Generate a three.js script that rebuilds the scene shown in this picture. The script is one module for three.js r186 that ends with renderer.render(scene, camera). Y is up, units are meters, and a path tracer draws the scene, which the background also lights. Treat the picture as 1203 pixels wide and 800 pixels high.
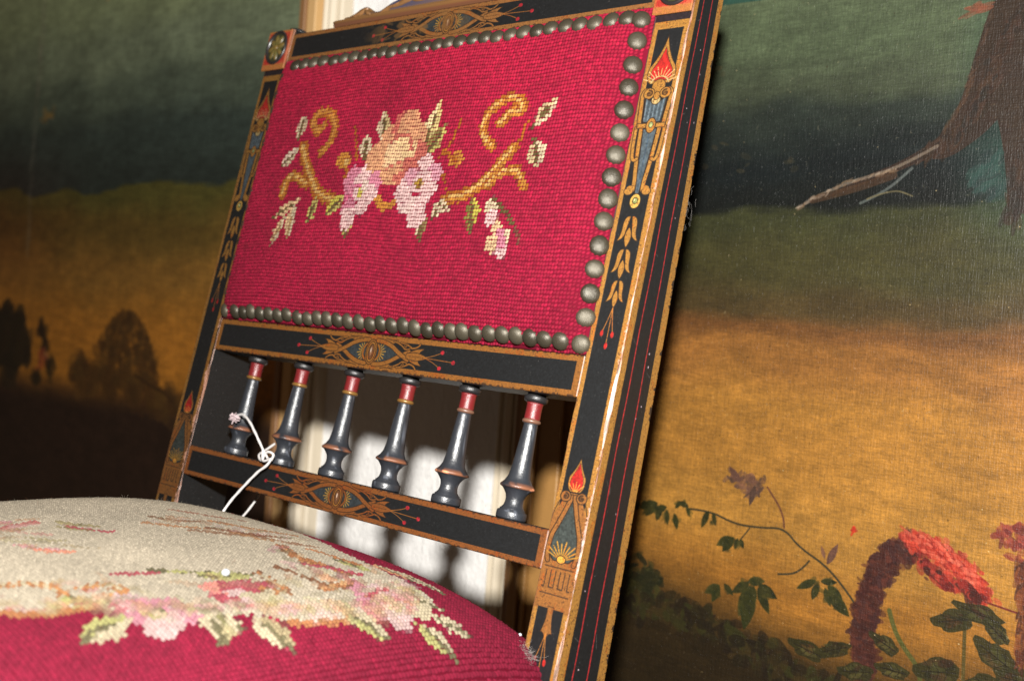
import * as THREE from 'three';
import { mergeGeometries } from 'three/addons/utils/BufferGeometryUtils.js';

// ---------------------------------------------------------------- camera, light, exposure
const scene = new THREE.Scene();
const FLOOR = 0.64;                                   // the lowest row of studs is this far above the floor
const camera = new THREE.PerspectiveCamera(33.04, 1203 / 800, 0.05, 20);
{
  const X = new THREE.Vector3(0.74285, 0.07482, -0.66526), Y = new THREE.Vector3(-0.07101, 0.99694, 0.03284), Z = new THREE.Vector3(0.66568, 0.02284, 0.74589);
  camera.quaternion.setFromRotationMatrix(new THREE.Matrix4().makeBasis(X, Y, Z));
  camera.position.set(0.40419, 0.01294 + FLOOR, 0.51032);
  camera.focus = 0.7; camera.userData.fStop = 7.5;
}
const renderer = new THREE.WebGLRenderer({ antialias: true });
renderer.toneMapping = THREE.LinearToneMapping;
renderer.toneMappingExposure = 1;
renderer.shadowMap.enabled = true;
scene.background = new THREE.Color().setRGB(0.078, 0.052, 0.034);      // the dim warm room
scene.environmentIntensity = 1;
// the flash on top of the camera
const flash = new THREE.PointLight(new THREE.Color().setRGB(1, 0.97, 0.92), 8.6, 0, 2);
flash.position.set(0.40419, 0.01294 + FLOOR, 0.51032).add(new THREE.Vector3(-0.07101, 0.99694, 0.03284).multiplyScalar(0.125));
flash.castShadow = true; flash.shadow.radius = 0.75; flash.shadow.mapSize.set(2048, 2048); flash.shadow.camera.near = 0.02;
scene.add(flash);

// ---------------------------------------------------------------- helpers
let seed = 7;
const rnd = () => { seed = (seed * 1664525 + 1013904223) >>> 0; return seed / 4294967296; };
const gs = () => (rnd() + rnd() + rnd() - 1.5) / 0.75;
const mix = (a, b, t) => a + (b - a) * t, cl = (x, a = 0, b = 1) => Math.min(b, Math.max(a, x));
const sst = (a, b, x) => { const t = cl((x - a) / (b - a)); return t * t * (3 - 2 * t); };
const hash = (x, y) => { let h = (x * 374761393 + y * 668265263) | 0; h = Math.imul(h ^ (h >>> 13), 1274126177); return ((h ^ (h >>> 16)) >>> 0) / 4294967296; };
function vn(x, y) {
  const xi = Math.floor(x), yi = Math.floor(y); let fx = x - xi, fy = y - yi;
  fx = fx * fx * (3 - 2 * fx); fy = fy * fy * (3 - 2 * fy);
  return mix(mix(hash(xi, yi), hash(xi + 1, yi), fx), mix(hash(xi, yi + 1), hash(xi + 1, yi + 1), fx), fy);
}
const fbm = (x, y, o = 4) => { let s = 0, a = 0.5, n = 0; for (let i = 0; i < o; i++) { s += a * vn(x, y); n += a; a *= 0.5; x = x * 2.03 + 17.1; y = y * 2.03 + 5.7; } return s / n; };
const rgb = (c, k = 1) => `rgb(${Math.round(cl(c[0] * k, 0, 255))},${Math.round(cl(c[1] * k, 0, 255))},${Math.round(cl(c[2] * k, 0, 255))})`;
function canvasOf(w, h) { const c = document.createElement('canvas'); c.width = w; c.height = h; return [c, c.getContext('2d')]; }
function toTexture(canvas, fn) {
  const w = canvas.width, h = canvas.height, d = canvas.getContext('2d').getImageData(0, 0, w, h).data, o = new Uint8Array(w * h * 4), c = [0, 0, 0];
  for (let y = 0, i = 0; y < h; y++) for (let x = 0; x < w; x++, i += 4) {
    c[0] = d[i]; c[1] = d[i + 1]; c[2] = d[i + 2];
    if (fn) fn(c, x, y);
    o[i] = cl(c[0], 0, 255); o[i + 1] = cl(c[1], 0, 255); o[i + 2] = cl(c[2], 0, 255); o[i + 3] = 255;
  }
  const t = new THREE.DataTexture(o, w, h); t.colorSpace = THREE.SRGBColorSpace;
  t.magFilter = THREE.LinearFilter; t.minFilter = THREE.LinearMipmapLinearFilter; t.generateMipmaps = true; t.needsUpdate = true; return t;
}
function greyTexture(w, h, fn, repeat) {
  const o = new Uint8Array(w * h * 4);
  for (let y = 0, i = 0; y < h; y++) for (let x = 0; x < w; x++, i += 4) { const g = cl(fn(x, y) * 255, 0, 255); o[i] = o[i + 1] = o[i + 2] = g; o[i + 3] = 255; }
  const t = new THREE.DataTexture(o, w, h); t.magFilter = THREE.LinearFilter; t.wrapS = t.wrapT = THREE.RepeatWrapping; t.needsUpdate = true;
  if (repeat) t.repeat.set(...repeat); return t;
}
const used = {};
const numbered = n => { const k = used[n] = (used[n] ?? -1) + 1; return k ? `${n}_${String(k).padStart(3, '0')}` : n; };
function mesh(name, g, m, parent, shadow = true) {
  const o = new THREE.Mesh(g, m); o.name = parent === scene ? numbered(name) : name;
  o.castShadow = o.receiveShadow = shadow; parent.add(o); return o;
}
function tag(o, label, category, group) { o.userData.label = label; o.userData.category = category; if (group) o.userData.group = group; return o; }
const std = (o) => new THREE.MeshStandardMaterial(o);
const lin = (r, g, b) => new THREE.Color().setRGB(r, g, b);

// The chair back leans 12 degrees: u across it, v up it, n out of its front; millimetres, from the lower right stud
const BACK = new THREE.Matrix4().makeBasis(new THREE.Vector3(1, 0, 0), new THREE.Vector3(0, 0.97819, -0.2077), new THREE.Vector3(0, 0.2077, 0.97819));
BACK.scale(new THREE.Vector3(0.001, 0.001, 0.001));
const BASE = new THREE.Vector3(-0.172, 0, 0.18);        // the chair's base point on the floor
BACK.setPosition(-BASE.x, FLOOR, -BASE.z);              // in the chair group's own axes
const backPoint = (u, v, n) => new THREE.Vector3(u, v, n).applyMatrix4(BACK);
const onBack = g => g.applyMatrix4(BACK);

// a strip builder: quads given as four corners with uv; flat shaded
class Quads {
  constructor() { this.p = []; this.t = []; }
  add(a, b, c, d, ua, ub, uc, ud) { this.p.push(...a, ...b, ...c, ...a, ...c, ...d); this.t.push(...ua, ...ub, ...uc, ...ua, ...uc, ...ud); }
  build() { const g = new THREE.BufferGeometry(); g.setAttribute('position', new THREE.Float32BufferAttribute(this.p, 3)); g.setAttribute('uv', new THREE.Float32BufferAttribute(this.t, 2)); g.computeVertexNormals(); return g; }
}
// chamfered box between two corners (mm); uvOf(face, x, y, z) gives its texture place
function chamferBox(a, b, ch, uvOf = () => [0, 0]) {
  const q = new Quads(), lo = a, hi = b;
  const P = (x, y, z, s) => [x, y, z];
  const face = (ax, sg, name) => {
    const o = [0, 1, 2].filter(i => i !== ax), f = sg > 0 ? hi[ax] : lo[ax];
    const mk = (i, j) => { const p = []; p[ax] = f; p[o[0]] = i ? hi[o[0]] - ch : lo[o[0]] + ch; p[o[1]] = j ? hi[o[1]] - ch : lo[o[1]] + ch; return p; };
    let c = [mk(0, 0), mk(1, 0), mk(1, 1), mk(0, 1)];
    const flip = (ax === 1 ? -1 : 1) * sg < 0; if (flip) c = [c[0], c[3], c[2], c[1]];
    q.add(...c, ...c.map(p => uvOf(name, ...p)));
  };
  face(2, 1, 'front'); face(2, -1, 'back'); face(0, 1, 'right'); face(0, -1, 'left'); face(1, 1, 'top'); face(1, -1, 'bottom');
  // edges
  for (let ax = 0; ax < 3; ax++) {
    const o = [0, 1, 2].filter(i => i !== ax);
    for (const s of [0, 1]) for (const t of [0, 1]) {
      const e0 = s ? hi[o[0]] : lo[o[0]], e0i = s ? e0 - ch : e0 + ch, e1 = t ? hi[o[1]] : lo[o[1]], e1i = t ? e1 - ch : e1 + ch;
      const pt = (along, x, y) => { const p = []; p[ax] = along; p[o[0]] = x; p[o[1]] = y; return p; };
      let c = [pt(lo[ax] + ch, e0, e1i), pt(hi[ax] - ch, e0, e1i), pt(hi[ax] - ch, e0i, e1), pt(lo[ax] + ch, e0i, e1)];
      const mid = [0, 1, 2].map(i => (lo[i] + hi[i]) / 2), v1 = c[1].map((x, i) => x - c[0][i]), v2 = c[3].map((x, i) => x - c[0][i]);
      const nn = [v1[1] * v2[2] - v1[2] * v2[1], v1[2] * v2[0] - v1[0] * v2[2], v1[0] * v2[1] - v1[1] * v2[0]];
      if (nn.reduce((k, x, i) => k + x * (c[0][i] - mid[i]) * (i === ax ? 0 : 1), 0) < 0) c = [c[0], c[3], c[2], c[1]];
      q.add(...c, ...c.map(p => uvOf('edge', ...p)));
    }
  }
  for (const s of [0, 1]) for (const t of [0, 1]) for (const r of [0, 1]) {   // corners
    const k = [s, t, r], out = k.map((b_, i) => b_ ? hi[i] : lo[i]), inn = k.map((b_, i) => b_ ? hi[i] - ch : lo[i] + ch);
    const A = [out[0], inn[1], inn[2]], B = [inn[0], out[1], inn[2]], C = [inn[0], inn[1], out[2]];
    const c = (s + t + r) % 2 ? [A, B, C] : [A, C, B];
    q.add(c[0], c[1], c[2], c[2], ...[c[0], c[1], c[2], c[2]].map(p => uvOf('edge', ...p)));
  }
  return q.build();
}
const lathe = (prof, seg = 24) => new THREE.LatheGeometry(prof.map(p => new THREE.Vector2(p[0], p[1])), seg);

// ---------------------------------------------------------------- paint on wood
const GOLD = [122, 84, 34], GOLDB = [104, 65, 25], DARK = [11, 12, 13], RED = [112, 19, 15], BLUE = [44, 51, 55], CREAM = [140, 122, 80];
function path(c, pts, close) { c.beginPath(); c.moveTo(...pts[0]); for (let i = 1; i < pts.length; i++) { const p = pts[i]; if (p.length === 2) c.lineTo(...p); else if (p.length === 4) c.quadraticCurveTo(...p); else c.bezierCurveTo(...p); } if (close) c.closePath(); }
function line(c, pts, w, col, rim = 0) {
  c.lineCap = 'round'; c.lineJoin = 'round';
  if (rim) { path(c, pts); c.lineWidth = w + rim * 2; c.strokeStyle = rgb([24, 14, 8]); c.stroke(); }
  path(c, pts); c.lineWidth = w; c.strokeStyle = rgb(col); c.stroke();
}
function shape(c, pts, col, rim = 0) { path(c, pts, true); c.fillStyle = rgb(col); c.fill(); if (rim) { c.lineWidth = rim; c.strokeStyle = rgb([24, 14, 8]); c.stroke(); } }
function oval(c, x, y, rx, ry, col, rim = 0, rot = 0) { c.beginPath(); c.ellipse(x, y, rx, ry, rot, 0, Math.PI * 2); c.fillStyle = rgb(col); c.fill(); if (rim) { c.lineWidth = rim; c.strokeStyle = rgb([24, 14, 8]); c.stroke(); } }
function curl(c, x, y, r, dir, w, col) { const p = []; for (let i = 0; i <= 26; i++) { const a = i / 26 * 7.6, k = r * (1 - i / 30); p.push([x + dir * Math.cos(a + 1.5) * k, y + Math.sin(a + 1.5) * k]); } line(c, p, w, col, 0.25); }
function fan(c, x, y, r0, r1, n, spread, ang, col, w = 0.6) { for (let i = 0; i < n; i++) { const a = ang + (i / (n - 1) - 0.5) * spread, k = i % 2 ? 0.86 : 1; line(c, [[x + Math.cos(a) * r0, y + Math.sin(a) * r0], [x + Math.cos(a) * r1 * k, y + Math.sin(a) * r1 * k]], w, col); } }

// worn paint: gold goes patchy and brown, black gets dust, scratches and tiny losses
function wearPaint(px, amount = 1, off = 0) {
  return (c, x, y) => {
    const mm = [x / px + off, y / px + off * 3.1];
    const isGold = c[0] > 60 && c[0] > c[2] * 1.7 && c[1] > c[0] * 0.45;
    const f = fbm(mm[0] * 0.9, mm[1] * 0.9, 3), g = vn(mm[0] * 3.3, mm[1] * 3.3), s = vn(mm[0] * 0.12 + 9, mm[1] * 0.35);
    if (isGold) {
      const k = mix(0.72, 1.22, f) * mix(0.86, 1.1, g); for (let i = 0; i < 3; i++) c[i] *= k;
      if (f * 0.6 + g * 0.4 > 0.69 - 0.05 * amount) { c[0] = mix(c[0], 42, 0.75); c[1] = mix(c[1], 26, 0.75); c[2] = mix(c[2], 14, 0.75); }
      else if (f * 0.5 + s * 0.5 > 0.66) { c[0] *= 1.04; c[1] *= 0.88; c[2] *= 0.7; }
    } else {
      const k = mix(0.65, 1.45, f); for (let i = 0; i < 3; i++) c[i] = c[i] * k + 3 * g;
      const d = vn(mm[0] * 1.7 + 40, mm[1] * 1.7 + 11) * 0.6 + g * 0.4;
      if (d > 0.83) { const a = (d - 0.83) * 4 * amount; c[0] = mix(c[0], 130, a); c[1] = mix(c[1], 122, a); c[2] = mix(c[2], 116, a); }
    }
  };
}
const grainBump = greyTexture(512, 512, (x, y) => 0.5 * fbm(x * 0.05, y * 0.3, 3) + 0.35 * vn(x * 0.33, y * 0.33) + 0.15 * vn(x * 0.9, y * 0.9));
const lacquer = map => {
  const { data, width: w, height: h } = map.image;
  const t = greyTexture(w, h, (x, y) => { const i = (y * w + x) * 4, g = data[i] - data[i + 2]; return cl(0.25 + g / 160) * 0.7 + 0.2 * fbm(x * 0.1, y * 0.35, 3) + 0.1 * vn(x * 0.6, y * 0.6); });
  return std({ map, roughness: 0.46, bumpMap: t, bumpScale: 0.00016 });
};
const blackPaint = std({ color: lin(0.011, 0.0105, 0.011), roughness: 0.36, bumpMap: grainBump, bumpScale: 0.0001 });

function bell(c, x, y, s, col) {
  for (const k of [-1, 1]) shape(c, [[x + 0.3 * k * s, y + 8.6 * s], [x + 3.6 * k * s, y + 9.4 * s, x + 3.3 * k * s, y + 1 * s], [x + 3.6 * k * s, y - 4 * s, x + 5 * k * s, y - 6 * s], [x + 2.6 * k * s, y - 5.6 * s, x + 1.6 * k * s, y - 2.5 * s]], col, 0.35);
  shape(c, [[x - 0.3, y + 3 * s], [x + 3.2 * s, y - 3 * s, x, y - 10 * s], [x - 3.2 * s, y - 3 * s, x + 0.3, y + 3 * s]], col, 0.35);
}
function stileTexture(off, outerSide) {
  const S = 3.7, V0 = -320, L = 552, H = 96, [cv, c] = canvasOf(Math.round(L * S), Math.round(H * S));
  c.fillStyle = rgb(DARK); c.fillRect(0, 0, cv.width, cv.height);
  c.setTransform(0, S, S, 0, -V0 * S, 12.75 * S);                 // x across the stile from its middle, y up
  const G = GOLD;
  for (const k of [-1, 1]) { c.fillStyle = rgb(G); c.fillRect(k > 0 ? 8.9 : -12.9, -330, 4, 522); }
  c.fillRect(-13, 188.4, 26, 4.8); c.fillStyle = rgb([20, 14, 17]); c.fillRect(-13, 193.2, 26, 50);
  // pointed flame with a palmette
  c.save(); c.scale(1.22, 1);
  shape(c, [[0, 184], [2.2, 172, 7.2, 165], [9.4, 158, 5.5, 154.5], [-5.5, 154.5], [-9.4, 158, -7.2, 165], [-2.2, 172, 0, 184]], G, 0.4);
  shape(c, [[0, 177], [1.6, 170, 5.4, 164], [7, 158.5, 4.6, 156.5], [-4.6, 156.5], [-7, 158.5, -5.4, 164], [-1.6, 170, 0, 177]], RED, 0.3);
  fan(c, 0, 154.5, 5.2, 10.6, 11, 2.5, Math.PI / 2, [165, 130, 90], 0.5);
  c.beginPath(); c.arc(0, 154, 5, 0.25, Math.PI - 0.25); c.lineWidth = 0.9; c.strokeStyle = rgb(CREAM); c.stroke();
  oval(c, 0, 153, 3.8, 4.2, G, 0.35);
  for (const k of [-1, 1]) {
    line(c, [[k * 3, 150], [k * 7.8, 153, k * 8.2, 147], [k * 7.6, 140, k * 6.8, 128]], 2, G, 0.4);
    oval(c, k * 4.6, 148.6, 3.1, 3.4, G, 0.4); curl(c, k * 4.6, 148.6, 2, k, 0.5, [60, 36, 14]);
  }
  shape(c, [[-6, 146], [0, 141, 6, 146], [5, 131], [-5, 131]], BLUE, 0.4);
  for (let i = 0; i < 9; i++) line(c, [[-5 + i * 1.2, 145 - (i % 2)], [-4.6 + i * 1.1, 132]], 0.35, i % 2 ? [28, 36, 42] : [68, 78, 84]);
  oval(c, 0, 144.5, 2.6, 2.8, CREAM, 0.45); oval(c, 0, 147, 1.8, 2.6, G, 0.3);
  shape(c, [[-3.8, 127], [3.8, 127], [1.1, 88], [-1.1, 88]], BLUE, 0.4);
  line(c, [[0, 126], [0, 89]], 0.5, [36, 46, 56]);
  for (const k of [-1, 1]) {
    line(c, [[k * 5.2, 128], [k * 4.6, 112, k * 3.3, 100], [k * 2.4, 94, k * 2.8, 90]], 2, G, 0.4);
    oval(c, k * 5, 89.5, 2.6, 2.3, G, 0.4); line(c, [[k * 2.8, 91], [k * 4, 93, k * 5.6, 91.4]], 1.6, G);
    line(c, [[k * 8, 128], [k * 8, 116, k * 7, 110], [k * 6, 107, k * 4.2, 109]], 1.7, G, 0.4);
  }
  shape(c, [[-8, 130.4], [8, 130.4], [8, 127.6], [-8, 127.6]], G, 0.4);
  oval(c, 0, 129, 2.7, 4.6, G, 0.45); oval(c, 0, 129.4, 1.2, 1.8, [92, 96, 60], 0.3);
  c.restore();
  oval(c, 0, 83.6, 3.7, 4.4, [150, 118, 54], 0.45); oval(c, 0, 83.9, 1.7, 1.9, [88, 92, 52], 0.45); oval(c, -0.5, 84.4, 0.5, 0.6, [190, 180, 130]);
  c.save(); c.scale(1.5, 1); bell(c, 0, 66, 1, G); bell(c, 0, 47, 0.95, G); bell(c, 0, 29.5, 0.86, G); c.restore();
  const drops = (y, s) => { for (const [dx, dy] of [[-4.2, -14], [0.2, -21], [3.2, -14.5], [4.6, -9]].slice(0, 3)) { line(c, [[0, y], [dx * 0.5 * s, y + dy * 0.6, dx * s, y + dy]], 0.45, [140, 84, 30]); oval(c, dx * s, y + dy - 0.8, 1.1, 1.9, RED); } };
  drops(21, 1);
  // lower ornament
  const B = [108, 68, 30];
  c.fillStyle = rgb(B); c.fillRect(-12.8, -148, 25.6, 50); shape(c, [[-12, -98], [-8, -90, -4, -84], [4, -84], [8, -90, 12, -98]], B);
  c.save(); c.scale(1.26, 1);
  shape(c, [[0, -64.5], [1.2, -70, 4.4, -75], [5.4, -81, 2.6, -83.4], [-2.6, -83.4], [-5.4, -81, -4.4, -75], [-1.2, -70, 0, -64.5]], G, 0.35);
  shape(c, [[0, -67], [1, -71, 3.2, -75.5], [4, -80, 2.4, -82.4], [-2.4, -82.4], [-4, -80, -3.2, -75.5], [-1, -71, 0, -67]], RED, 0.2);
  fan(c, 0, -83.6, 1, 6, 5, 1.5, Math.PI / 2, [190, 120, 50], 0.4);
  shape(c, [[0, -88], [3, -98, 6.4, -108], [8.6, -119, 4, -121.5], [-4, -121.5], [-8.6, -119, -6.4, -108], [-3, -98, 0, -88]], [34, 38, 36], 0.6);
  for (const k of [-1, 1]) {
    line(c, [[k * 0.8, -86], [k * 3, -95, k * 7.4, -107], [k * 9.2, -117, k * 7.2, -122]], 2, B, 0.45);
    oval(c, k * 4.4, -86.2, 2.9, 3, B, 0.45); curl(c, k * 4.4, -86.2, 1.8, k, 0.45, [50, 30, 14]);
    line(c, [[k * 6.8, -88], [k * 10, -96, k * 10.4, -108]], 0.5, [40, 26, 14]);
  }
  fan(c, 0, -121, 3.2, 10.4, 10, 2.3, Math.PI / 2, [138, 100, 36], 0.7); oval(c, 0, -120.4, 2.4, 2.2, [168, 118, 44], 0.4);
  c.restore();
  for (let i = 0; i < 6; i++) { const a = -8 + i * 3.2; line(c, [[a, -127], [a, -136], [a + (i % 2 ? 1.6 : -1.6), -136]], 0.7, [36, 24, 16]); }
  line(c, [[-10, -125], [10, -125]], 0.6, [40, 26, 16]); line(c, [[-10, -139.5], [10, -139.5]], 0.6, [40, 26, 16]);
  c.fillStyle = rgb(DARK); c.fillRect(-8.9, -330, 17.8, 183);
  shape(c, [[-2.2, -146], [2.2, -146], [1.2, -153, 4, -160], [1.5, -159, 0, -164], [-1.5, -159, -4, -160], [-1.2, -153, -2.2, -146]], B, 0.3);
  drops(-160, 0.9);
  // outer side: gold edges and two red lines (rows are normalised to 45 mm of depth)
  c.setTransform(S, 0, 0, S, 0, 0);
  c.fillStyle = rgb(DARK); c.fillRect(0, 29, L, 67);
  if (outerSide) {
    c.fillStyle = rgb([120, 84, 36]); c.fillRect(0, 30, L, 7.6); c.fillRect(0, 67.6, L, 7.6);
    for (const y of [44.6, 58]) line(c, Array.from({ length: 71 }, (_, i) => [i * 8, y + 0.3 * Math.sin(i * 0.7 + y)]), 1.05, [112, 22, 24]);
    for (let i = 0; i < 26; i++) { const x = rnd() * L, y = 38 + rnd() * 28; line(c, [[x, y], [x + gs() * 5, y + gs() * 5]], 0.2, [90, 84, 80]); }
    for (let i = 0; i < 16; i++) oval(c, rnd() * L, 38 + rnd() * 28, 0.3 + rnd() * 0.5, 0.3 + rnd() * 0.4, [120, 104, 110]);
  }
  // worn bare edge: the last rows
  const w = wearPaint(S, outerSide ? 1 : 1.6, off), dull = outerSide ? 1 : 0.84;
  const tex = toTexture(cv, (k, x, y) => {
    const m = y / S; for (let i = 0; i < 3; i++) k[i] *= dull;
    if (m > 86) { const f = fbm(x * 0.022, m * 0.8 + off, 4), g = vn(x * 0.5, m * 3); const t = sst(0.44, 0.6, f); k[0] = mix(66, 156, t) * mix(0.8, 1.1, g); k[1] = mix(40, 116, t) * mix(0.8, 1.1, g); k[2] = mix(20, 100, t) * mix(0.8, 1.1, g); return; }
    if (m > 23.2 && m < 26) { const f = fbm(x * 0.02, off, 4) * 0.7 + vn(x * 0.3, y * 0.3) * 0.3; if (f > 0.5 + (25.6 - m) * 0.12) { k[0] = 146; k[1] = 108; k[2] = 90; return; } }
    w(k, x, y);
    if (m < 1.2 && vn(x * 0.1, off) > 0.55) { k[0] = mix(k[0], 86, 0.5); k[1] = mix(k[1], 54, 0.5); k[2] = mix(k[2], 34, 0.5); }
    if (outerSide && m > 71 && m < 76 && fbm(x * 0.05, 3, 4) + 0.25 * vn(x * 0.4, y * 0.4) > 0.66 + (75.5 - m) * 0.1) { k[0] = 30; k[1] = 22; k[2] = 16; }
  });
  return { tex, L, H, V0 };
}
function stile(uL, uR, tx) {
  const q = new Quads(), N = 300, vTop = 231.2, vBot = -318, f = [], off = uL * 0.37;
  const depth = v => 37.1 - 0.042 * v;
  for (let i = 0; i <= N; i++) {
    const v = mix(vBot, vTop, i / N), d = depth(v);
    const w = 0.3 + 1.9 * Math.pow(sst(0.46, 0.74, fbm(v * 0.035 + off, off, 4)), 1.2), w2 = 0.3 + 1.2 * sst(0.5, 0.75, fbm(v * 0.06 + off + 31, 2, 3));
    const j = 0.12 * gs();
    f.push({ v, d, A: [uL, v, -0.5 - 0.4 * w2], B: [uL + 0.5 + 0.4 * w2, v, 0], C: [uR - 0.8 * w + j, v, 0], D: [uR, v, -0.6 * w2 - 0.3 * w], E: [uR, v, -d], F: [uL, v, -d] });
  }
  const U = (s, mm) => [(s.v - tx.V0) / tx.L, mm / tx.H];
  for (let i = 0; i < N; i++) {
    const a = f[i], b = f[i + 1];
    const strip = (p, r, m0, m1) => q.add(a[p], a[r], b[r], b[p], U(a, m0(a)), U(a, m1(a)), U(b, m1(b)), U(b, m0(b)));
    strip('B', 'C', s => s.B[0] - uL, s => s.C[0] - uL);
    strip('C', 'D', () => 88, () => 94);
    strip('D', 'E', s => 30 + 45 * (-s.D[2]) / s.d, () => 75);
    strip('E', 'F', () => 80, () => 82);
    strip('F', 'A', () => 82, () => 84);
    strip('A', 'B', () => 0.4, () => 0.9);
  }
  const t = f[N], b = f[0];
  q.add(t.F, t.A, t.D, t.E, ...Array(4).fill([0.5, 82 / tx.H])); q.add(b.A, b.F, b.E, b.D, ...Array(4).fill([0.5, 82 / tx.H]));
  return onBack(q.build());
}

function railTexture(off, gold, wornCentre) {
  const S = 5, L = 353, H = 34, [cv, c] = canvasOf(L * S, H * S);
  c.fillStyle = rgb(DARK); c.fillRect(0, 0, cv.width, cv.height);
  c.setTransform(S, 0, 0, S, 176.5 * S, 12 * S);
  c.fillStyle = rgb(gold); c.fillRect(-177, -12, 354, 3.6); c.fillRect(-177, 8.4, 354, 3.8); c.fillRect(-177, -12, 4.2, 24); c.fillRect(172.8, -12, 4.2, 24);
  // gilt ground swelling in towards the ornament
  for (const k of [-1, 1]) {
    shape(c, [[-38, k * 9], [-20, k * 9, -12, k * 4], [12, k * 4], [20, k * 9, 38, k * 9], [38, k * 12], [-38, k * 12]], gold);
  }
  for (const k of [-1, 1]) {
    // lens of dark blue with a palmette
    shape(c, [[k * 5.4, -6.2], [k * 15, -6.8, k * 29, 0], [k * 15, 6.8, k * 5.4, 6.2]], [27, 31, 33], 0.5);
    fan(c, k * 6.4, 0, 3.6, 7.4, 8, 2.4, k > 0 ? 0 : Math.PI, [122, 92, 36], 0.75);
    c.beginPath(); c.arc(k * 6, 0, 3.2, k > 0 ? -1.4 : Math.PI - 1.4, k > 0 ? 1.4 : Math.PI + 1.4); c.lineWidth = 1.1; c.strokeStyle = rgb([132, 92, 36]); c.stroke();
    for (const j of [-1, 1]) {
      line(c, [[k * 4, j * 8], [k * 13, j * 8, k * 21, j * 4.2], [k * 27, j * 0.8, k * 36, -j * 2.6]], 2.7, gold, 0.45);
      line(c, [[k * 20, j * 8.6], [k * 27, j * 7.6, k * 31, j * 4.4], [k * 35, j * 3.6, k * 37, j * 5.6]], 0.9, gold, 0.3);
      line(c, [[k * 27, j * 8.2], [k * 33, j * 8, k * 38, j * 5.2], [k * 43, j * 5.4, k * 45, j * 8.4]], 1, gold, 0.3);
      curl(c, k * 32, j * 6.6, 1.7, k * j, 0.5, gold);
      shape(c, [[k * 34, j * 0.6], [k * 40, j * 5.8, k * 50, j * 5.6], [k * 45, j * 3.6, k * 46, j * 1.4]], gold, 0.35);
      line(c, [[k * 24, j * 9.6], [k * 17, j * 8.8, k * 12, j * 10.2]], 0.5, [30, 18, 8]);
    }
    shape(c, [[k * 34, -1.6], [k * 44, -4.4, k * 54, 0], [k * 44, 4.4, k * 34, 1.6]], gold, 0.4);
    line(c, [[k * 36, 0], [k * 48, 0]], 0.3, [50, 30, 12]);
    for (const [x, y] of [[66, -5.6], [77, -1], [66, 4.6]]) { line(c, [[k * 52, y * 0.05], [k * 60, y * 0.4, k * x, y]], 0.5, [110, 66, 26]); oval(c, k * x, y, 1.7, 1.4, [100, 18, 24]); }
  }
  oval(c, 0, 0, 5.4, 8.6, gold, 0.55); oval(c, 0, 0, 4.1, 7, [118, 76, 28], 0.6); oval(c, 0, 0, 2.7, 5.3, [84, 52, 28], 0.6); oval(c, -0.2, 0.4, 1.2, 3.6, [104, 74, 54], 0.3);
  oval(c, -0.5, 1.2, 0.45, 1.5, [150, 134, 120]);
  for (const k of [-1, 1]) line(c, [[k * 5.6, 5], [k * 8.4, 3, k * 8, 0], [k * 8.4, -3, k * 5.6, -5]], 1.5, gold, 0.35);
  const w = wearPaint(S, 1, off);
  const tex = toTexture(cv, (k, x, y) => {
    const m = y / S; if (m > 25.5) { w(k, x, y); return; }
    w(k, x, y);
    const e = Math.min(m, 24.2 - m); if (e < 1.1 && vn(x * 0.16, off + (m > 12 ? 7 : 0)) > 0.45 + e * 0.25) { k[0] = mix(k[0], 36, 0.7); k[1] = mix(k[1], 24, 0.7); k[2] = mix(k[2], 18, 0.7); }
    if (wornCentre) { const X = x / S - 176.5, t = sst(-95, -60, X) * sst(40, -10, X) * sst(0.38, 0.62, fbm(x * 0.03, y * 0.05, 3)); k[0] = mix(k[0], 92, t * 0.6); k[1] = mix(k[1], 64, t * 0.6); k[2] = mix(k[2], 34, t * 0.6); }
  });
  return { tex, L, H };
}
function rail(v0, v1, n0, n1, tx) {
  const W = v1 - v0;
  return onBack(chamferBox([-350, v0, n0], [5.95, v1, n1], 0.5, (f, u, v) => f === 'front' || f === 'edge' ? [(u + 349) / 353.8, (v - v0) / W * 24.2 / tx.H] : [(u + 349) / 353.8, 30 / tx.H]));
}

// ---------------------------------------------------------------- the chair
const chair = new THREE.Group(); chair.name = 'side_chair'; chair.position.copy(BASE); scene.add(chair);
tag(chair, 'antique black and gold painted chair with crimson floral needlepoint seat and back', 'chair');

const stR = stileTexture(11, true), stL = stileTexture(47, false);
mesh('stile', stile(5.6, 31, stR), lacquer(stR.tex), chair).userData.label = 'right back post with two red lines along its outer side';
mesh('stile', stile(-377.5, -349.6, stL), lacquer(stL.tex), chair).userData.label = 'left back post, its inner side plain black';
const rM = railTexture(3, GOLDB), rL = railTexture(21, [96, 54, 22]), rT = railTexture(33, [104, 68, 34], true);
mesh('middle_rail', rail(-31.3, -7.2, -24, 0, rM), lacquer(rM.tex), chair);
mesh('lower_rail', rail(-128, -106.2, -24, 0, rL), lacquer(rL.tex), chair);
mesh('top_rail', rail(203.4, 226.6, -22, 0.3, rT), lacquer(rT.tex), chair);

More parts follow.
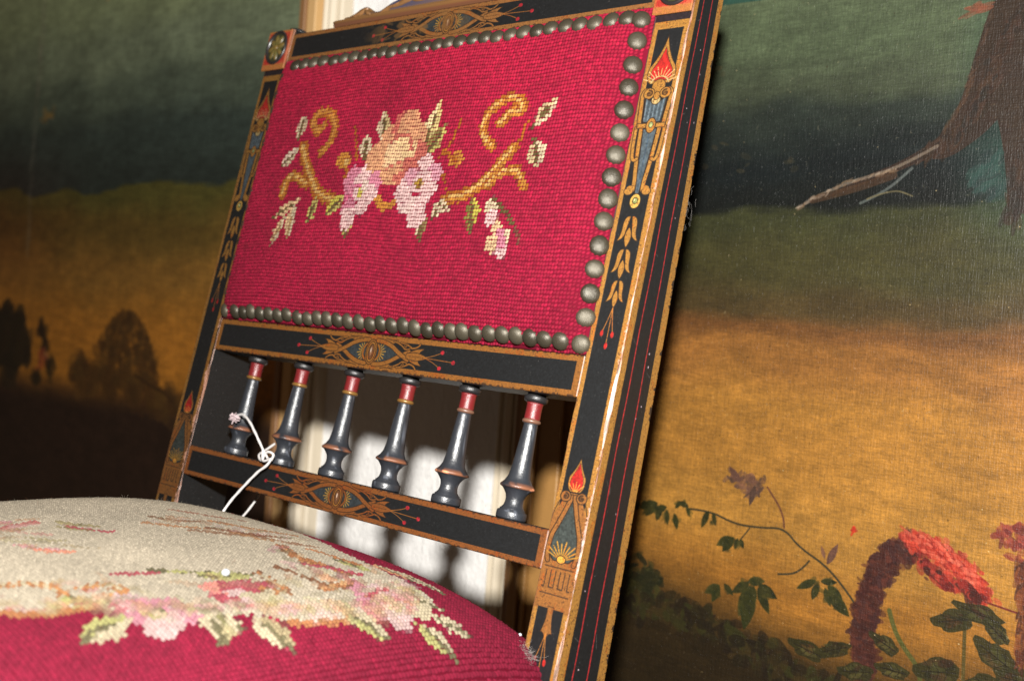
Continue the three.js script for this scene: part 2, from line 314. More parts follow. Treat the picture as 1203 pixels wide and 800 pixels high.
// corner blocks with a carved rosette in a round sinking
function blockTexture() {
  const S = 12, [cv, c] = canvasOf(30 * S, 36 * S);
  c.scale(S, S); c.fillStyle = rgb([122, 58, 32]); c.fillRect(0, 0, 30, 36);
  c.fillStyle = rgb([120, 32, 24]); c.fillRect(2.2, 5, 25.6, 28);
  c.fillStyle = rgb([116, 72, 34]); c.fillRect(0, 0, 30, 4.6); c.fillRect(0, 34, 30, 2);
  return toTexture(cv, (k, x, y) => { const f = fbm(x * 0.05, y * 0.05, 4), t = sst(0.52, 0.66, f); k[0] = mix(k[0], 128, t * 0.6); k[1] = mix(k[1], 72, t * 0.6); k[2] = mix(k[2], 44, t * 0.6); const g = mix(0.8, 1.2, vn(x * 0.3, y * 0.3)); k[0] *= g; k[1] *= g; k[2] *= g; });
}
const blockMat = lacquer(blockTexture());
const rosetteMat = std({ color: lin(0.10, 0.075, 0.02), roughness: 0.42 }), rimMat = std({ color: lin(0.012, 0.01, 0.01), roughness: 0.35 });
for (const [u0, u1] of [[3.8, 32.4], [-380, -350.4]]) {
  const uc = (u0 + u1) / 2, vc = 216, bw = u1 - u0;
  const b = mesh('corner_block', onBack(chamferBox([u0, 197.4, 0.1], [u1 - (u0 > 0 ? 1.2 : 0), 231, 2], 0.6, (f, u, v) => f === 'front' || f === 'edge' ? [(u - u0) / bw, (v - 197.4) / 33.6] : [0.5, 0.97])), blockMat, chair);
  const ring = lathe([[12.6, -0.5], [12.9, 1.2], [12.2, 2.1], [11.2, 2.0], [10.4, 0.6], [10.2, -0.5]], 48).rotateX(Math.PI / 2).translate(uc, vc, 1.6);
  mesh('rosette_rim', onBack(ring.applyMatrix4(new THREE.Matrix4().makeTranslation(-uc, -vc, 0)).scale(1, 1.12, 1).translate(uc, vc, 0)), rimMat, b);
  const pet = [];
  for (let i = 0; i < 8; i++) { const g = new THREE.SphereGeometry(1, 12, 8).scale(2.5, 5.2, 1.9).translate(0, 5.4, 0).rotateZ(i * Math.PI / 4 + 0.2); pet.push(g); }
  pet.push(new THREE.SphereGeometry(2.8, 14, 10).scale(1, 1, 0.9)); pet.push(new THREE.CylinderGeometry(10.6, 10.6, 1, 32).rotateX(Math.PI / 2).translate(0, 0, -0.3));
  const rg = mergeGeometries(pet.map(g => g.toNonIndexed())); rg.scale(1, 1.1, 1);
  const cols = [], ps = rg.attributes.position;
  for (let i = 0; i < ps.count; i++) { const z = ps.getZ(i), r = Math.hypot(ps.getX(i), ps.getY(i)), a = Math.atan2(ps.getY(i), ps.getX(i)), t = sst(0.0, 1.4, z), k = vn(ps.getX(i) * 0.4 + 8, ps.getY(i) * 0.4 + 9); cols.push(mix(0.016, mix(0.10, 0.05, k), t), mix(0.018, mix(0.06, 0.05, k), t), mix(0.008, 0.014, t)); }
  rg.setAttribute('color', new THREE.Float32BufferAttribute(cols, 3)); rg.translate(uc, vc, 2);
  mesh('rosette', onBack(rg), std({ vertexColors: true, roughness: 0.4 }), b);
  // the turned button on top
  mesh('finial', onBack(lathe([[0, 0], [9, 0], [10, 1], [8, 2], [8.6, 3.4], [8.2, 5], [5, 6.4], [0, 6.8]], 28).translate(uc + 3, 230.8, -13)), blackPaint, chair);
}
// crest: moulded cap, then a carved and pierced board
{
  const prof = [[-22, 226.4], [1, 226.4], [1.6, 227], [1.5, 228], [2.3, 228.8], [2.5, 229.8], [1.8, 230.4], [-22, 230.4]];
  const s = new THREE.Shape(prof.map(p => new THREE.Vector2(-p[0], p[1])));
  const g = new THREE.ExtrudeGeometry(s, { depth: 244, bevelEnabled: true, bevelSize: 0.5, bevelThickness: 5, bevelSegments: 3, curveSegments: 4 });
  g.rotateY(Math.PI / 2);
  g.computeBoundingBox(); g.translate(-299 - g.boundingBox.min.x, 0, 0);
  // vertex colours: brown gold with red lower bead
  const p = g.attributes.position, col = [];
  for (let i = 0; i < p.count; i++) { const v = p.getY(i), f = fbm(p.getX(i) * 0.2, v * 0.5, 3); const r = v < 228.4; col.push(mix(0.05, r ? 0.13 : 0.16, f), mix(0.025, r ? 0.045 : 0.075, f), mix(0.012, 0.022, f)); }
  g.setAttribute('color', new THREE.Float32BufferAttribute(col, 3));
  mesh('cap_moulding', onBack(g), std({ vertexColors: true, roughness: 0.45 }), chair);
  const o = [[-289, 230], [-288, 232.4], [-283, 232.6], [-277, 234.6], [-271, 237.4], [-266, 238.2], [-261, 236.2], [-256, 233.4], [-250, 232.8], [-245, 234.4], [-238, 237.6], [-231, 239.6], [-224, 243], [-217, 247], [-209, 254], [-200, 259], [-190, 268], [-172, 274]];
  const sh = new THREE.Shape(); sh.moveTo(...o[0]); sh.splineThru(o.slice(1).map(a => new THREE.Vector2(...a))); sh.splineThru(o.slice(0, -1).reverse().map(a => new THREE.Vector2(-344 - a[0], a[1]))); sh.closePath();
  const c = new THREE.ExtrudeGeometry(sh, { depth: 9, bevelEnabled: true, bevelSize: 1, bevelThickness: 1.2, bevelSegments: 3, curveSegments: 40 }); c.translate(0, 0, -9.6);
  const cp = c.attributes.position, cc = [];
  for (let i = 0; i < cp.count; i++) { const x = cp.getX(i), y = cp.getY(i), t = sst(-258, -248, x < -172 ? x : -344 - x), f = vn(x * 0.5, y * 0.6); cc.push(...(f > 0.62 ? [0.15, 0.075, 0.025] : [mix(0.09, 0.022, t), mix(0.045, 0.028, t), mix(0.014, 0.06, t)])); }
  c.setAttribute('color', new THREE.Float32BufferAttribute(cc, 3));
  const crest = mesh('crest', onBack(c), std({ vertexColors: true, roughness: 0.5 }), chair);
  const leaves = [];
  for (const k of [-1, 1]) for (const [x, y, l, w, a] of [[-270, 234.6, 8, 2, 0.4], [-277, 232.6, 7, 1.4, 0.2], [-263, 234, 5, 1.8, -0.5], [-240, 234, 9, 1.6, 0.3], [-230, 236, 8, 1.5, 0.2], [-222, 238, 13, 2.4, 0.25], [-212, 247, 12, 3, 0.6], [-206, 238, 10, 2.6, 0], [-194, 252, 14, 3.4, 0.9], [-190, 240, 12, 3, 0.3]])
    leaves.push(new THREE.SphereGeometry(1, 12, 8).scale(l, w, 2.2).rotateZ(a).translate(x + 172, y, 0).scale(k < 0 ? 1 : -1, 1, 1).translate(-172, 0, 0));
  const lg = mergeGeometries(leaves.map((g, i) => { const h = g.toNonIndexed(), n = h.attributes.position.count, q = []; for (let k = 0; k < n; k++) { const f = vn(h.attributes.position.getX(k) * 0.6, h.attributes.position.getY(k) * 0.6); q.push(mix(0.06, 0.19, f), mix(0.03, 0.09, f), mix(0.012, 0.03, f)); } h.setAttribute('color', new THREE.Float32BufferAttribute(q, 3)); return h; }));
  lg.translate(0, 0, 0.2); lg.computeVertexNormals();
  mesh('carved_leaves', onBack(lg), std({ vertexColors: true, roughness: 0.5 }), crest);
}
// six turned spindles
{
  const T = v => v;                                           // v from -31.5 (under the middle rail) to -106
  const body = [[0, -47.6], [4.2, -47.8], [4.25, -50], [4.5, -54], [4.9, -60], [5.5, -70], [6.0, -76], [6.8, -81], [8.3, -84], [9.9, -85.6], [10.5, -86.4], [10.4, -87.2], [9.4, -87.8], [8.6, -88.2], [7.4, -89.6], [6, -91.6], [5.4, -93.8], [5.4, -96], [5.9, -98], [6.9, -99.4], [7.6, -99.8], [7.7, -100.6], [8.7, -101], [9.1, -102], [9.1, -104.8], [8.7, -106.1], [0, -106.1]].reverse();
  const g = lathe(body, 36), p = g.attributes.position;
  const colour = ph => { const col = []; for (let i = 0; i < p.count; i++) { const v = p.getY(i), r = Math.hypot(p.getX(i), p.getZ(i)), a = Math.atan2(p.getZ(i), p.getX(i)); const f = fbm(a * 2 + ph, v * 0.2, 3), w = sst(9.3, 10.2, r) * sst(0.36, 0.5, f + 0.06), d = 0.8 + 0.6 * f; col.push(mix(0.014 * d, 0.14, w), mix(0.0155 * d, 0.055, w), mix(0.019 * d, 0.028, w)); } return col.map((x, i) => { const q = Math.floor(i / 3), c = vn(Math.atan2(p.getZ(q), p.getX(q)) * 3 + ph, p.getY(q) * 0.5 + ph) > 0.86 ? 3.5 : 1; return x * c; }); };
  const cap = lathe([[0, -36.8], [4.9, -36.8], [6.6, -36], [7.2, -34.8], [7.2, -33.2], [6.6, -32.6], [5.6, -32.4], [5.6, -31.1], [0, -31.1]], 32);
  const red = lathe([[4.5, -46.6], [4.85, -46], [4.7, -41], [4.8, -37.6], [5.2, -36.7]], 32), ring = lathe([[4.2, -49], [5.2, -48.6], [5.7, -47.7], [5.3, -46.8], [4.5, -46.4]], 32);
  const wornGloss = greyTexture(256, 256, (x, y) => 0.62 + 0.38 * fbm(x * 0.06, y * 0.12, 4), [2, 2]);
  const bm = std({ vertexColors: true, roughness: 0.45, roughnessMap: wornGloss, bumpMap: grainBump, bumpScale: 0.00016 });
  const rm = std({ color: lin(0.1, 0.008, 0.009), roughness: 0.34, bumpMap: grainBump, bumpScale: 0.00012 }), gm = std({ color: lin(0.16, 0.08, 0.02), roughness: 0.35, metalness: 0.3 }), gm2 = std({ color: lin(0.1, 0.048, 0.03), roughness: 0.4 });
  [-308, -253, -197.3, -141.7, -87, -32.8].forEach((u, i) => {
    const b = g.clone(); b.setAttribute('color', new THREE.Float32BufferAttribute(colour(i * 5.3), 3));
    const s = mesh('spindle', onBack(b.translate(0, 68, 0).rotateY(i * 1.3).scale(1 + 0.04 * gs(), 1, 1 + 0.04 * gs()).rotateZ(gs() * 0.006).translate(u, -68, -12)), bm, chair);
    mesh('cap', onBack(cap.clone().translate(u, 0, -12)), blackPaint, s);
    mesh('collar', onBack(red.clone().translate(u, 0, -12)), rm, s);
    mesh('ring', onBack(ring.clone().translate(u, 0, -12)), i > 3 ? gm2 : gm, s);
  });
}

// ---------------------------------------------------------------- needlepoint
function leaf(c, [a, b], w, base, dark, light) {
  const dx = b[0] - a[0], dy = b[1] - a[1], l = Math.hypot(dx, dy), nx = -dy / l * w, ny = dx / l * w, mx = (a[0] + b[0]) / 2, my = (a[1] + b[1]) / 2;
  path(c, [a, [mx + nx, my + ny, ...b], [mx - nx, my - ny, ...a]], true); c.fillStyle = rgb(base); c.fill();
  if (light) { path(c, [a, [mx + nx, my + ny, ...b]], true); c.fillStyle = rgb(light); c.fill(); }
  c.lineCap = 'round'; path(c, [a, [a[0] + dx * 0.72, a[1] + dy * 0.72]]); c.lineWidth = Math.max(1.6, w * 0.22); c.strokeStyle = rgb(dark); c.stroke();
}
function smooth(c, pts, w, col) {
  c.lineCap = c.lineJoin = 'round'; c.beginPath(); c.moveTo(...pts[0]);
  for (let i = 1; i < pts.length - 1; i++) c.quadraticCurveTo(...pts[i], (pts[i][0] + pts[i + 1][0]) / 2, (pts[i][1] + pts[i + 1][1]) / 2);
  c.lineTo(...pts[pts.length - 1]); c.lineWidth = w; c.strokeStyle = rgb(col); c.stroke();
}
function scroll(c, pts, w, dark, base, light) { smooth(c, pts, w, dark); smooth(c, pts, w * 0.66, base); smooth(c, pts.map(p => [p[0] - 0.8, p[1] + 0.8]), w * 0.26, light); }
const blob = (c, p, rx, ry, col, rot = 0) => { c.beginPath(); c.ellipse(p[0], p[1], rx, ry, rot, 0, 7); c.fillStyle = rgb(col); c.fill(); };
function flower(c, pts, r, cols, seed_) { pts.forEach((p, i) => blob(c, p, r * (0.8 + 0.4 * hash(i, seed_)), r * (0.7 + 0.4 * hash(i + 9, seed_)), cols[i % cols.length], i)); }

const CR = [99, 14, 34], dim = (k, f) => k.map(x => x * f);
function backPattern() {
  const S = 4, W = 360, H = 216, [cv, c] = canvasOf(W * S, H * S);
  c.setTransform(S, 0, 0, S, 352 * S, 10 * S);
  c.fillStyle = rgb(CR); c.fillRect(-352, -10, W, H);
  const og = [148, 82, 26], go = [170, 112, 44], gl = [188, 148, 84], ol = [88, 74, 42], cr = [190, 172, 140], lg = [168, 156, 86], pk = [190, 116, 134], pl = [204, 168, 164], pe = [192, 138, 100], sa = [176, 92, 78], pc = [204, 170, 128], yg = [174, 162, 66];
  scroll(c, [[-122, 83], [-103, 85], [-91, 94], [-81, 106], [-73, 115]], 9, og, go, gl);
  scroll(c, [[-89, 91], [-76, 102], [-64, 100], [-58, 90]], 7, og, go, gl);
  scroll(c, [[-92, 117], [-104, 125], [-103, 137], [-95, 146], [-84, 150], [-73, 145], [-72, 139], [-82, 140], [-89, 132]], 7.5, og, go, gl);
  smooth(c, [[-66, 133], [-69, 120], [-73, 109]], 2.4, og);
  leaf(c, [[-62, 128], [-46, 146]], 11, cr, ol, [168, 150, 112]); leaf(c, [[-57, 119], [-50, 102]], 15, [178, 158, 118], ol, cr);
  scroll(c, [[-262, 120], [-254, 127], [-253, 140], [-262, 151], [-274, 152], [-283, 146], [-273, 135], [-266, 141]], 8, og, go, [176, 120, 56]);
  leaf(c, [[-294, 131], [-292, 151]], 11, [166, 148, 118], ol, [186, 168, 138]); leaf(c, [[-307, 110], [-290, 124]], 10, cr, ol, [206, 184, 160]);
  scroll(c, [[-233, 83], [-252, 86], [-265, 98], [-277, 112], [-285, 125]], 10, og, go, gl); scroll(c, [[-296, 88], [-297, 98], [-288, 104], [-271, 96]], 9, og, go, gl);
  leaf(c, [[-296, 49], [-286, 72]], 8, cr, [150, 120, 80], pc); leaf(c, [[-277, 52], [-280, 82]], 10, cr, [150, 120, 80], pc); leaf(c, [[-300, 70], [-274, 85]], 8, pc, ol);
  leaf(c, [[-258, 66], [-255, 86]], 9, lg, ol); leaf(c, [[-240, 72], [-224, 88]], 12, lg, ol, yg); leaf(c, [[-214, 55], [-215, 79]], 12, [166, 150, 86], ol, lg);
  leaf(c, [[-198, 125], [-202, 149]], 12, [170, 152, 104], ol, cr); leaf(c, [[-212, 112], [-215, 131]], 13, cr, ol);
  leaf(c, [[-155, 114], [-148, 152]], 13, [190, 172, 112], ol, [204, 188, 140]); leaf(c, [[-152, 112], [-137, 135]], 12, lg, ol, [120, 104, 56]);
  leaf(c, [[-138, 54], [-141, 77]], 10, [120, 100, 62], ol, cr); leaf(c, [[-133, 80], [-117, 76]], 9, cr, ol); leaf(c, [[-130, 69], [-126, 84]], 9, cr, ol); leaf(c, [[-94, 61], [-98, 84]], 12, yg, ol, [112, 104, 48]);
  smooth(c, [[-137, 112], [-128, 122], [-125, 137]], 2.8, og); blob(c, [-121, 110], 6.5, 5.5, go); smooth(c, [[-132, 101], [-123, 91], [-122, 84]], 2.6, og); smooth(c, [[-134, 116], [-121, 108]], 3, og);
  smooth(c, [[-230, 137], [-225, 125], [-220, 112]], 2.6, og); blob(c, [-234, 113], 8, 6.5, go); smooth(c, [[-228, 108], [-228, 97]], 2.8, og); blob(c, [-231, 112], 3, 3, gl);
  smooth(c, [[-192, 87], [-183, 77], [-173, 78], [-168, 87]], 6, go);
  // roses
  flower(c, [[-218, 102], [-204, 105], [-195, 96], [-200, 87], [-216, 87], [-222, 95], [-203, 79], [-217, 77], [-216, 70]], 8, [pk, pl, pk, pl, [176, 84, 110]], 1);
  flower(c, [[-212, 98], [-206, 92], [-212, 88]], 5, [pl, [210, 186, 170]], 2); blob(c, [-209, 88], 2.5, 3, yg);
  flower(c, [[-190, 114], [-190, 129], [-178, 134], [-163, 126], [-160, 113], [-168, 105], [-181, 104], [-198, 114], [-174, 136]], 11, [pe, pe, sa, pe, sa, sa, pe], 3);
  flower(c, [[-184, 120], [-176, 124], [-176, 114], [-168, 118], [-184, 112]], 8, [pc, [210, 178, 130]], 4); smooth(c, [[-190, 122], [-182, 130], [-170, 129], [-166, 118]], 2, sa); smooth(c, [[-186, 106], [-176, 108], [-166, 112]], 2, sa); smooth(c, [[-176, 98], [-168, 101]], 5, sa);
  flower(c, [[-148, 108], [-138, 101], [-140, 90], [-146, 79], [-159, 81], [-163, 88], [-159, 99], [-149, 95], [-146, 70]], 8.5, [pl, [196, 138, 150], pl, pl, [206, 176, 168]], 5);
  blob(c, [-151, 94], 3.2, 4.4, [150, 116, 40]); blob(c, [-150, 93], 1.6, 2, [92, 70, 30]);
  flower(c, [[-81, 78], [-79, 70], [-72, 64], [-65, 58], [-66, 49], [-74, 54]], 5.6, [cr, pl, pc], 7); flower(c, [[-68, 60], [-66, 54]], 4, [pk], 8);
  smooth(c, [[-53, 58], [-62, 71], [-80, 82]], 3, ol); smooth(c, [[-57, 64], [-52, 56]], 2.6, [110, 60, 50]);
  const d = c.getImageData(0, 0, cv.width, cv.height).data;
  return (u, v) => { const x = cl(Math.round((u + 352) * S), 0, cv.width - 1), y = cl(Math.round((v + 10) * S), 0, cv.height - 1), i = (y * cv.width + x) * 4; const k = [d[i], d[i + 1], d[i + 2]]; return k[1] > 26 ? dim(k, 0.66) : k; };
}
const s2l = x => { x /= 255; return x <= 0.04045 ? x / 12.92 : Math.pow((x + 0.055) / 1.055, 2.4); };
const wool = new THREE.MeshPhysicalMaterial({ color: 0xffffff, roughness: 1, specularIntensity: 0.15 });
const stitchGeo = new THREE.SphereGeometry(1, 8, 4, 0, Math.PI * 2, 0, Math.PI / 2).rotateX(Math.PI / 2);   // dome on +z, long axis will be x
function stitches(name, list, parent) {                     // list of [position, normal, along, lx, ly, lz, rgb]
  const im = new THREE.InstancedMesh(stitchGeo, wool, list.length), m = new THREE.Matrix4(), y = new THREE.Vector3(), col = new THREE.Color();
  list.forEach(([p, n, a, lx, ly, lz, k], i) => {
    const x = a.clone().addScaledVector(n, -a.dot(n)).normalize(); y.crossVectors(n, x);
    m.makeBasis(x.clone().multiplyScalar(lx), y.clone().multiplyScalar(ly), n.clone().multiplyScalar(lz)).setPosition(p); im.setMatrixAt(i, m);
    col.setRGB(s2l(k[0]), s2l(k[1]), s2l(k[2])); im.setColorAt(i, col);
  });
  im.name = name; im.userData.kind = 'stuff'; im.castShadow = im.receiveShadow = true; parent.add(im); return im;
}
const U0 = -349.8, U1 = 5.8, V0 = -7, V1 = 203.2;
const puff = (u, v) => { const k = (d, s) => 1 - Math.exp(-Math.max(d, 0) / s); return 0.6 + 11 * k(u - U0, 8) * k(U1 - u, 8) * k(v - V0, 8) * k(V1 - v, 8); };
const puffNormal = (u, v) => new THREE.Vector3(-(puff(u + 0.5, v) - puff(u - 0.5, v)), -(puff(u, v + 0.5) - puff(u, v - 0.5)), 1).normalize();
{
  const NX = 120, NY = 72, g = new THREE.PlaneGeometry(1, 1, NX, NY), p = g.attributes.position;
  for (let i = 0; i < p.count; i++) { const u = mix(U0, U1, p.getX(i) + 0.5), v = mix(V0, V1, p.getY(i) + 0.5); p.setXYZ(i, u, v, puff(u, v) - 0.35); }
  g.computeVertexNormals();
  const cushion = mesh('back_panel', onBack(g), new THREE.MeshPhysicalMaterial({ color: lin(0.075, 0.003, 0.01), roughness: 1, specularIntensity: 0.1 }), chair);
  mesh('back_board', onBack(chamferBox([-350, -8, -20], [5.4, 204, -1.5], 0.3)), std({ color: lin(0.03, 0.008, 0.01), roughness: 0.9 }), chair);
  const pat = backPattern(), list = [], dv = 2.45, du = 2.3, dir = new THREE.Vector3();
  for (let j = 0, v = V0 + 1; v < V1 - 0.6; v += dv, j++) for (let i = 0, u = U0 + 0.8; u < U1 + 0.6; u += du, i++) {
    const uu = u + gs() * 0.16 + 0.8 * Math.sin(v * 0.045 + 1), vv = v + gs() * 0.2 + 1.4 * (fbm(u * 0.03, v * 0.02 + 3, 2) - 0.5) + 0.9 * Math.sin(u * 0.021) + 0.5 * Math.sin(u * 0.06 + v * 0.02);
    if (uu < U0 + 0.4 || uu > U1 - 0.2 || vv < V0 + 0.4 || vv > V1 - 0.4) continue;
    const n = puffNormal(uu, vv), k = pat(uu + gs() * 0.7, vv + gs() * 0.6), b = 1 + 0.1 * gs() + 0.24 * (fbm(uu * 0.02, vv * 0.02, 3) - 0.5);
    const fade = 1 + 0.05 * sst(100, 190, vv);
    const pos = backPoint(uu, vv, puff(uu, vv) - 0.45), nw = n.clone().transformDirection(BACK); dir.set(1, 0.95 + 0.22 * gs(), 0).transformDirection(BACK);
    list.push([pos, nw, dir.clone(), 0.00152 + 0.0001 * gs(), 0.00106 + 0.00009 * gs(), 0.0010 + 0.00012 * gs(), [k[0] * b * fade, k[1] * b + (k[1] < 40 ? 4 * rnd() : 0), k[2] * b]]);
  }
  stitches('needlepoint', list, cushion);
  // brass studs round the edge, each hammered in by hand
  const dome = lathe([[5.65, 0], [5.45, 1.1], [4.8, 2.2], [3.6, 3.05], [2, 3.55], [0, 3.7]], 22).rotateX(Math.PI / 2).scale(0.001, 0.001, 0.001); 
  const studMats = [0, 1, 2, 3].map(i => std({ color: lin(0.034 + 0.007 * i, 0.029 + 0.006 * i, 0.0195 + 0.004 * i), metalness: 0.45, roughness: 0.36 + 0.035 * i, bumpMap: grainBump, bumpScale: 0.0001 }));
  const stud = (u, v, k = 1, sink = 0) => {
    const n = puffNormal(u, v), nw = n.transformDirection(BACK), m = mesh('stud', dome, studMats[Math.floor(rnd() * 4)], cushion);
    m.position.copy(backPoint(u, v, puff(u, v) - 0.6 - sink + 0.25 * gs())); nw.x += gs() * 0.09; nw.y += gs() * 0.09; nw.normalize();
    m.quaternion.setFromUnitVectors(new THREE.Vector3(0, 0, 1), nw); m.scale.set(k, k * (1 + 0.04 * gs()), 1);
  };
  for (const u of [-343.0, -326.3, -316.2, -305.7, -294.9, -284.0, -273.2, -262.3, -250.5, -238.7, -227.8, -217.0, -206.1, -195.3, -183.5, -172.6, -161.8, -150.9, -140.1, -129.3, -118.4, -107.6, -96.7, -86.9, -76.0, -64.2, -53.4, -42.5, -31.7, -21.0, -9.6, 2.8]) stud(u, -1.2 + gs() * 0.5, 0.99);
  for (const u of [-325.2, -313.9, -303.0, -291.2, -278.4, -267.7, -255.9, -245.2, -235.4, -224.6, -213.8, -202.1, -191.3, -180.5, -168.8, -158.0, -147.2, -135.0, -124.2, -113.0, -101.7, -90.5, -78.7, -67.9, -56.2, -44.5, -32.8, -21.2, -9.9]) stud(u, 194.6 + gs() * 0.6);
  for (const [u, v] of [[-0.9, 194.0], [0.2, 180.1], [0.6, 165.2], [0.8, 151.3], [1.0, 137.4], [1.2, 123.5], [1.6, 110.1], [1.7, 96.7], [2.0, 83.8], [2.3, 70.4], [2.5, 56.0], [2.8, 42.1], [3.0, 27.7], [3.2, 13.8]]) stud(u, v, 1.03);
  for (let i = 1; i < 15; i++) stud(-344.4 + 0.25 * i + gs() * 0.4, i * 13.3, 0.97, 2.4);
}

// seat: domed cushion; x from the chair's middle, z from the back, in millimetres
const seatY = (gx, gz) => 0.0697 * Math.pow(cl((1 - Math.pow(Math.abs(gx), 3.38)) * (1 - Math.pow(Math.abs(gz), 3.38))), 0.4743);
const seatPoint = (gx, gz, up = 0) => { const W = 194.6 + 22.5 * (gz + 1) / 2; return new THREE.Vector3(W * gx / 1000, FLOOR - 0.19 + seatY(gx, gz) + up, (210.5 + 202.5 * gz) / 1000 - BASE.z); };
const seatAt = (x, z, up = 0) => { const gz = (z - 210.5) / 202.5; return seatPoint(x / (194.6 + 22.5 * (gz + 1) / 2), gz, up); };
function seatPattern() {
  const S = 3, W = 460, H = 430, [cv, c] = canvasOf(W * S, H * S);
  c.setTransform(S, 0, 0, S, 230 * S, 5 * S);
  const R = [78, 14, 29], cm = [164, 153, 134], og = [146, 96, 62], ol = [92, 86, 62], cr = [164, 152, 126], yg = [148, 144, 92], pk = [168, 114, 124], pl = [172, 146, 142], rd = [146, 66, 74], br = [112, 76, 54];
  c.fillStyle = rgb(R); c.fillRect(-230, -5, W, H);
  const cream = [[113, 292], [121, 277], [123, 259], [134, 248], [147, 218], [148, 192], [159, 178], [162, 144], [167, 119], [163, 89], [147, 79], [121, 84], [96, 90], [60, 82], [0, 62], [-80, 66], [-150, 90], [-168, 150], [-150, 220], [-120, 285], [-60, 330], [0, 345], [70, 325]];
  c.beginPath(); cream.forEach((p, i) => { const q = cream[(i + 1) % cream.length]; const mx = (p[0] + q[0]) / 2, my = (p[1] + q[1]) / 2; i ? c.quadraticCurveTo(...p, mx, my) : c.moveTo(mx, my); }); c.closePath(); c.fillStyle = rgb(cm); c.fill();
  smooth(c, [[70, 322], [114, 294], [122, 277], [121, 260]], 6, og); smooth(c, [[158, 178], [162, 160], [162, 143]], 5, og);
  scroll(c, [[82, 281], [84, 266], [102, 261], [114, 269]], 6, og, [168, 118, 76], cr); scroll(c, [[101, 252], [97, 240], [109, 236], [113, 249]], 6, og, [168, 118, 76], cr);
  leaf(c, [[104, 262], [124, 262]], 8, yg, ol); leaf(c, [[148, 277], [134, 249]], 17, yg, ol, cr);
  flower(c, [[134, 243], [147, 239], [141, 226], [122, 241], [132, 227], [140, 234], [128, 236]], 9, [pk, pl, pk, pl], 11); blob(c, [135, 237], 5, 6, [170, 156, 96]); smooth(c, [[130, 240], [134, 232]], 2.4, ol);
  leaf(c, [[164, 220], [138, 209]], 17, cr, ol, [150, 138, 104]); leaf(c, [[175, 190], [148, 194]], 15, cr, ol, [140, 126, 96]); leaf(c, [[158, 205], [140, 214]], 10, cr, ol);
  flower(c, [[130, 197], [138, 186], [129, 172], [121, 195], [136, 178], [122, 184]], 9, [rd, pl, rd, [190, 120, 110], cr], 13); flower(c, [[131, 186], [128, 190]], 5, [cr, pl], 14);
  flower(c, [[137, 122], [147, 114], [157, 106], [157, 127], [164, 117], [150, 122], [143, 110], [160, 98]], 9, [pk, pl, cr, pk, pl], 17); smooth(c, [[146, 122], [139, 104]], 3.6, rd); smooth(c, [[152, 116], [150, 104]], 3, rd); flower(c, [[152, 112], [156, 116]], 4, [[196, 166, 150]], 2);
  leaf(c, [[177, 135], [151, 146]], 14, yg, ol, cr); leaf(c, [[187, 99], [168, 109]], 13, yg, ol, cr); leaf(c, [[177, 79], [163, 95]], 11, cr, ol); leaf(c, [[141, 64], [114, 74]], 10, cr, ol); leaf(c, [[160, 81], [142, 99]], 10, cr, ol); leaf(c, [[128, 74], [104, 84]], 9, [170, 120, 90], ol, cr);
  smooth(c, [[89, 212], [103, 191], [112, 172]], 5, ol); smooth(c, [[93, 206], [106, 186]], 3, yg); smooth(c, [[87, 231], [95, 212]], 4.4, rd); leaf(c, [[104, 196], [114, 172]], 12, yg, ol);
  scroll(c, [[70, 121], [102, 134], [115, 115], [133, 122], [135, 143]], 6, br, og, [170, 130, 90]); scroll(c, [[110, 165], [140, 162], [128, 174]], 5, br, og, cr); smooth(c, [[88, 128], [120, 119]], 5, og); smooth(c, [[106, 150], [131, 139]], 4, br); leaf(c, [[97, 107], [120, 96]], 9, yg, ol); smooth(c, [[104, 132], [122, 108]], 4, rd); smooth(c, [[80, 108], [108, 98]], 4, og); flower(c, [[116, 128], [124, 132]], 5, [cr, [180, 140, 110]], 4);
  // the wreath is thick with soft petals and leaves
  const ring = along([[60, 318], [108, 284], [116, 258], [126, 246], [138, 218], [140, 192], [150, 172], [152, 146], [156, 120], [150, 98], [132, 88]], 5);
  dabs(c, ring, 2, 5, 6, 4, [pl, pk, cr, [176, 128, 100], [150, 124, 90], cm, [168, 140, 118]], null, 0.5); dabs(c, ring, 2, 7, 4, 2, [ol, yg, [140, 120, 86], [150, 70, 74]], null, 0.4); dabs(c, ring.map(([x, z]) => [x - 22, z - 6]), 1, 8, 5, 2.5, [[170, 130, 100], cr, [150, 110, 84], [176, 140, 124], [130, 116, 84]], null, 0.45);
  dabs(c, along([[70, 120], [110, 140], [128, 120]], 6), 2, 7, 5, 3, [br, og, cr, pk, ol], null, 0.4);
  // the far side of the wreath, near the back
  c.globalAlpha = 0.7;
  for (const [a, b, k, w] of [[[-20, 148], [0, 130], br, 5], [[24, 148], [44, 119], br, 6], [[-6, 160], [20, 138], og, 5], [[20, 135], [52, 104], [96, 52, 34], 6], [[44, 122], [74, 98], br, 5], [[0, 120], [40, 90], og, 6], [[34, 128], [60, 118], [140, 96, 60], 4], [[-40, 120], [-6, 92], [130, 88, 70], 6]]) smooth(c, [a, [(a[0] + b[0]) / 2 + 5, (a[1] + b[1]) / 2 + 3], b], w, k);
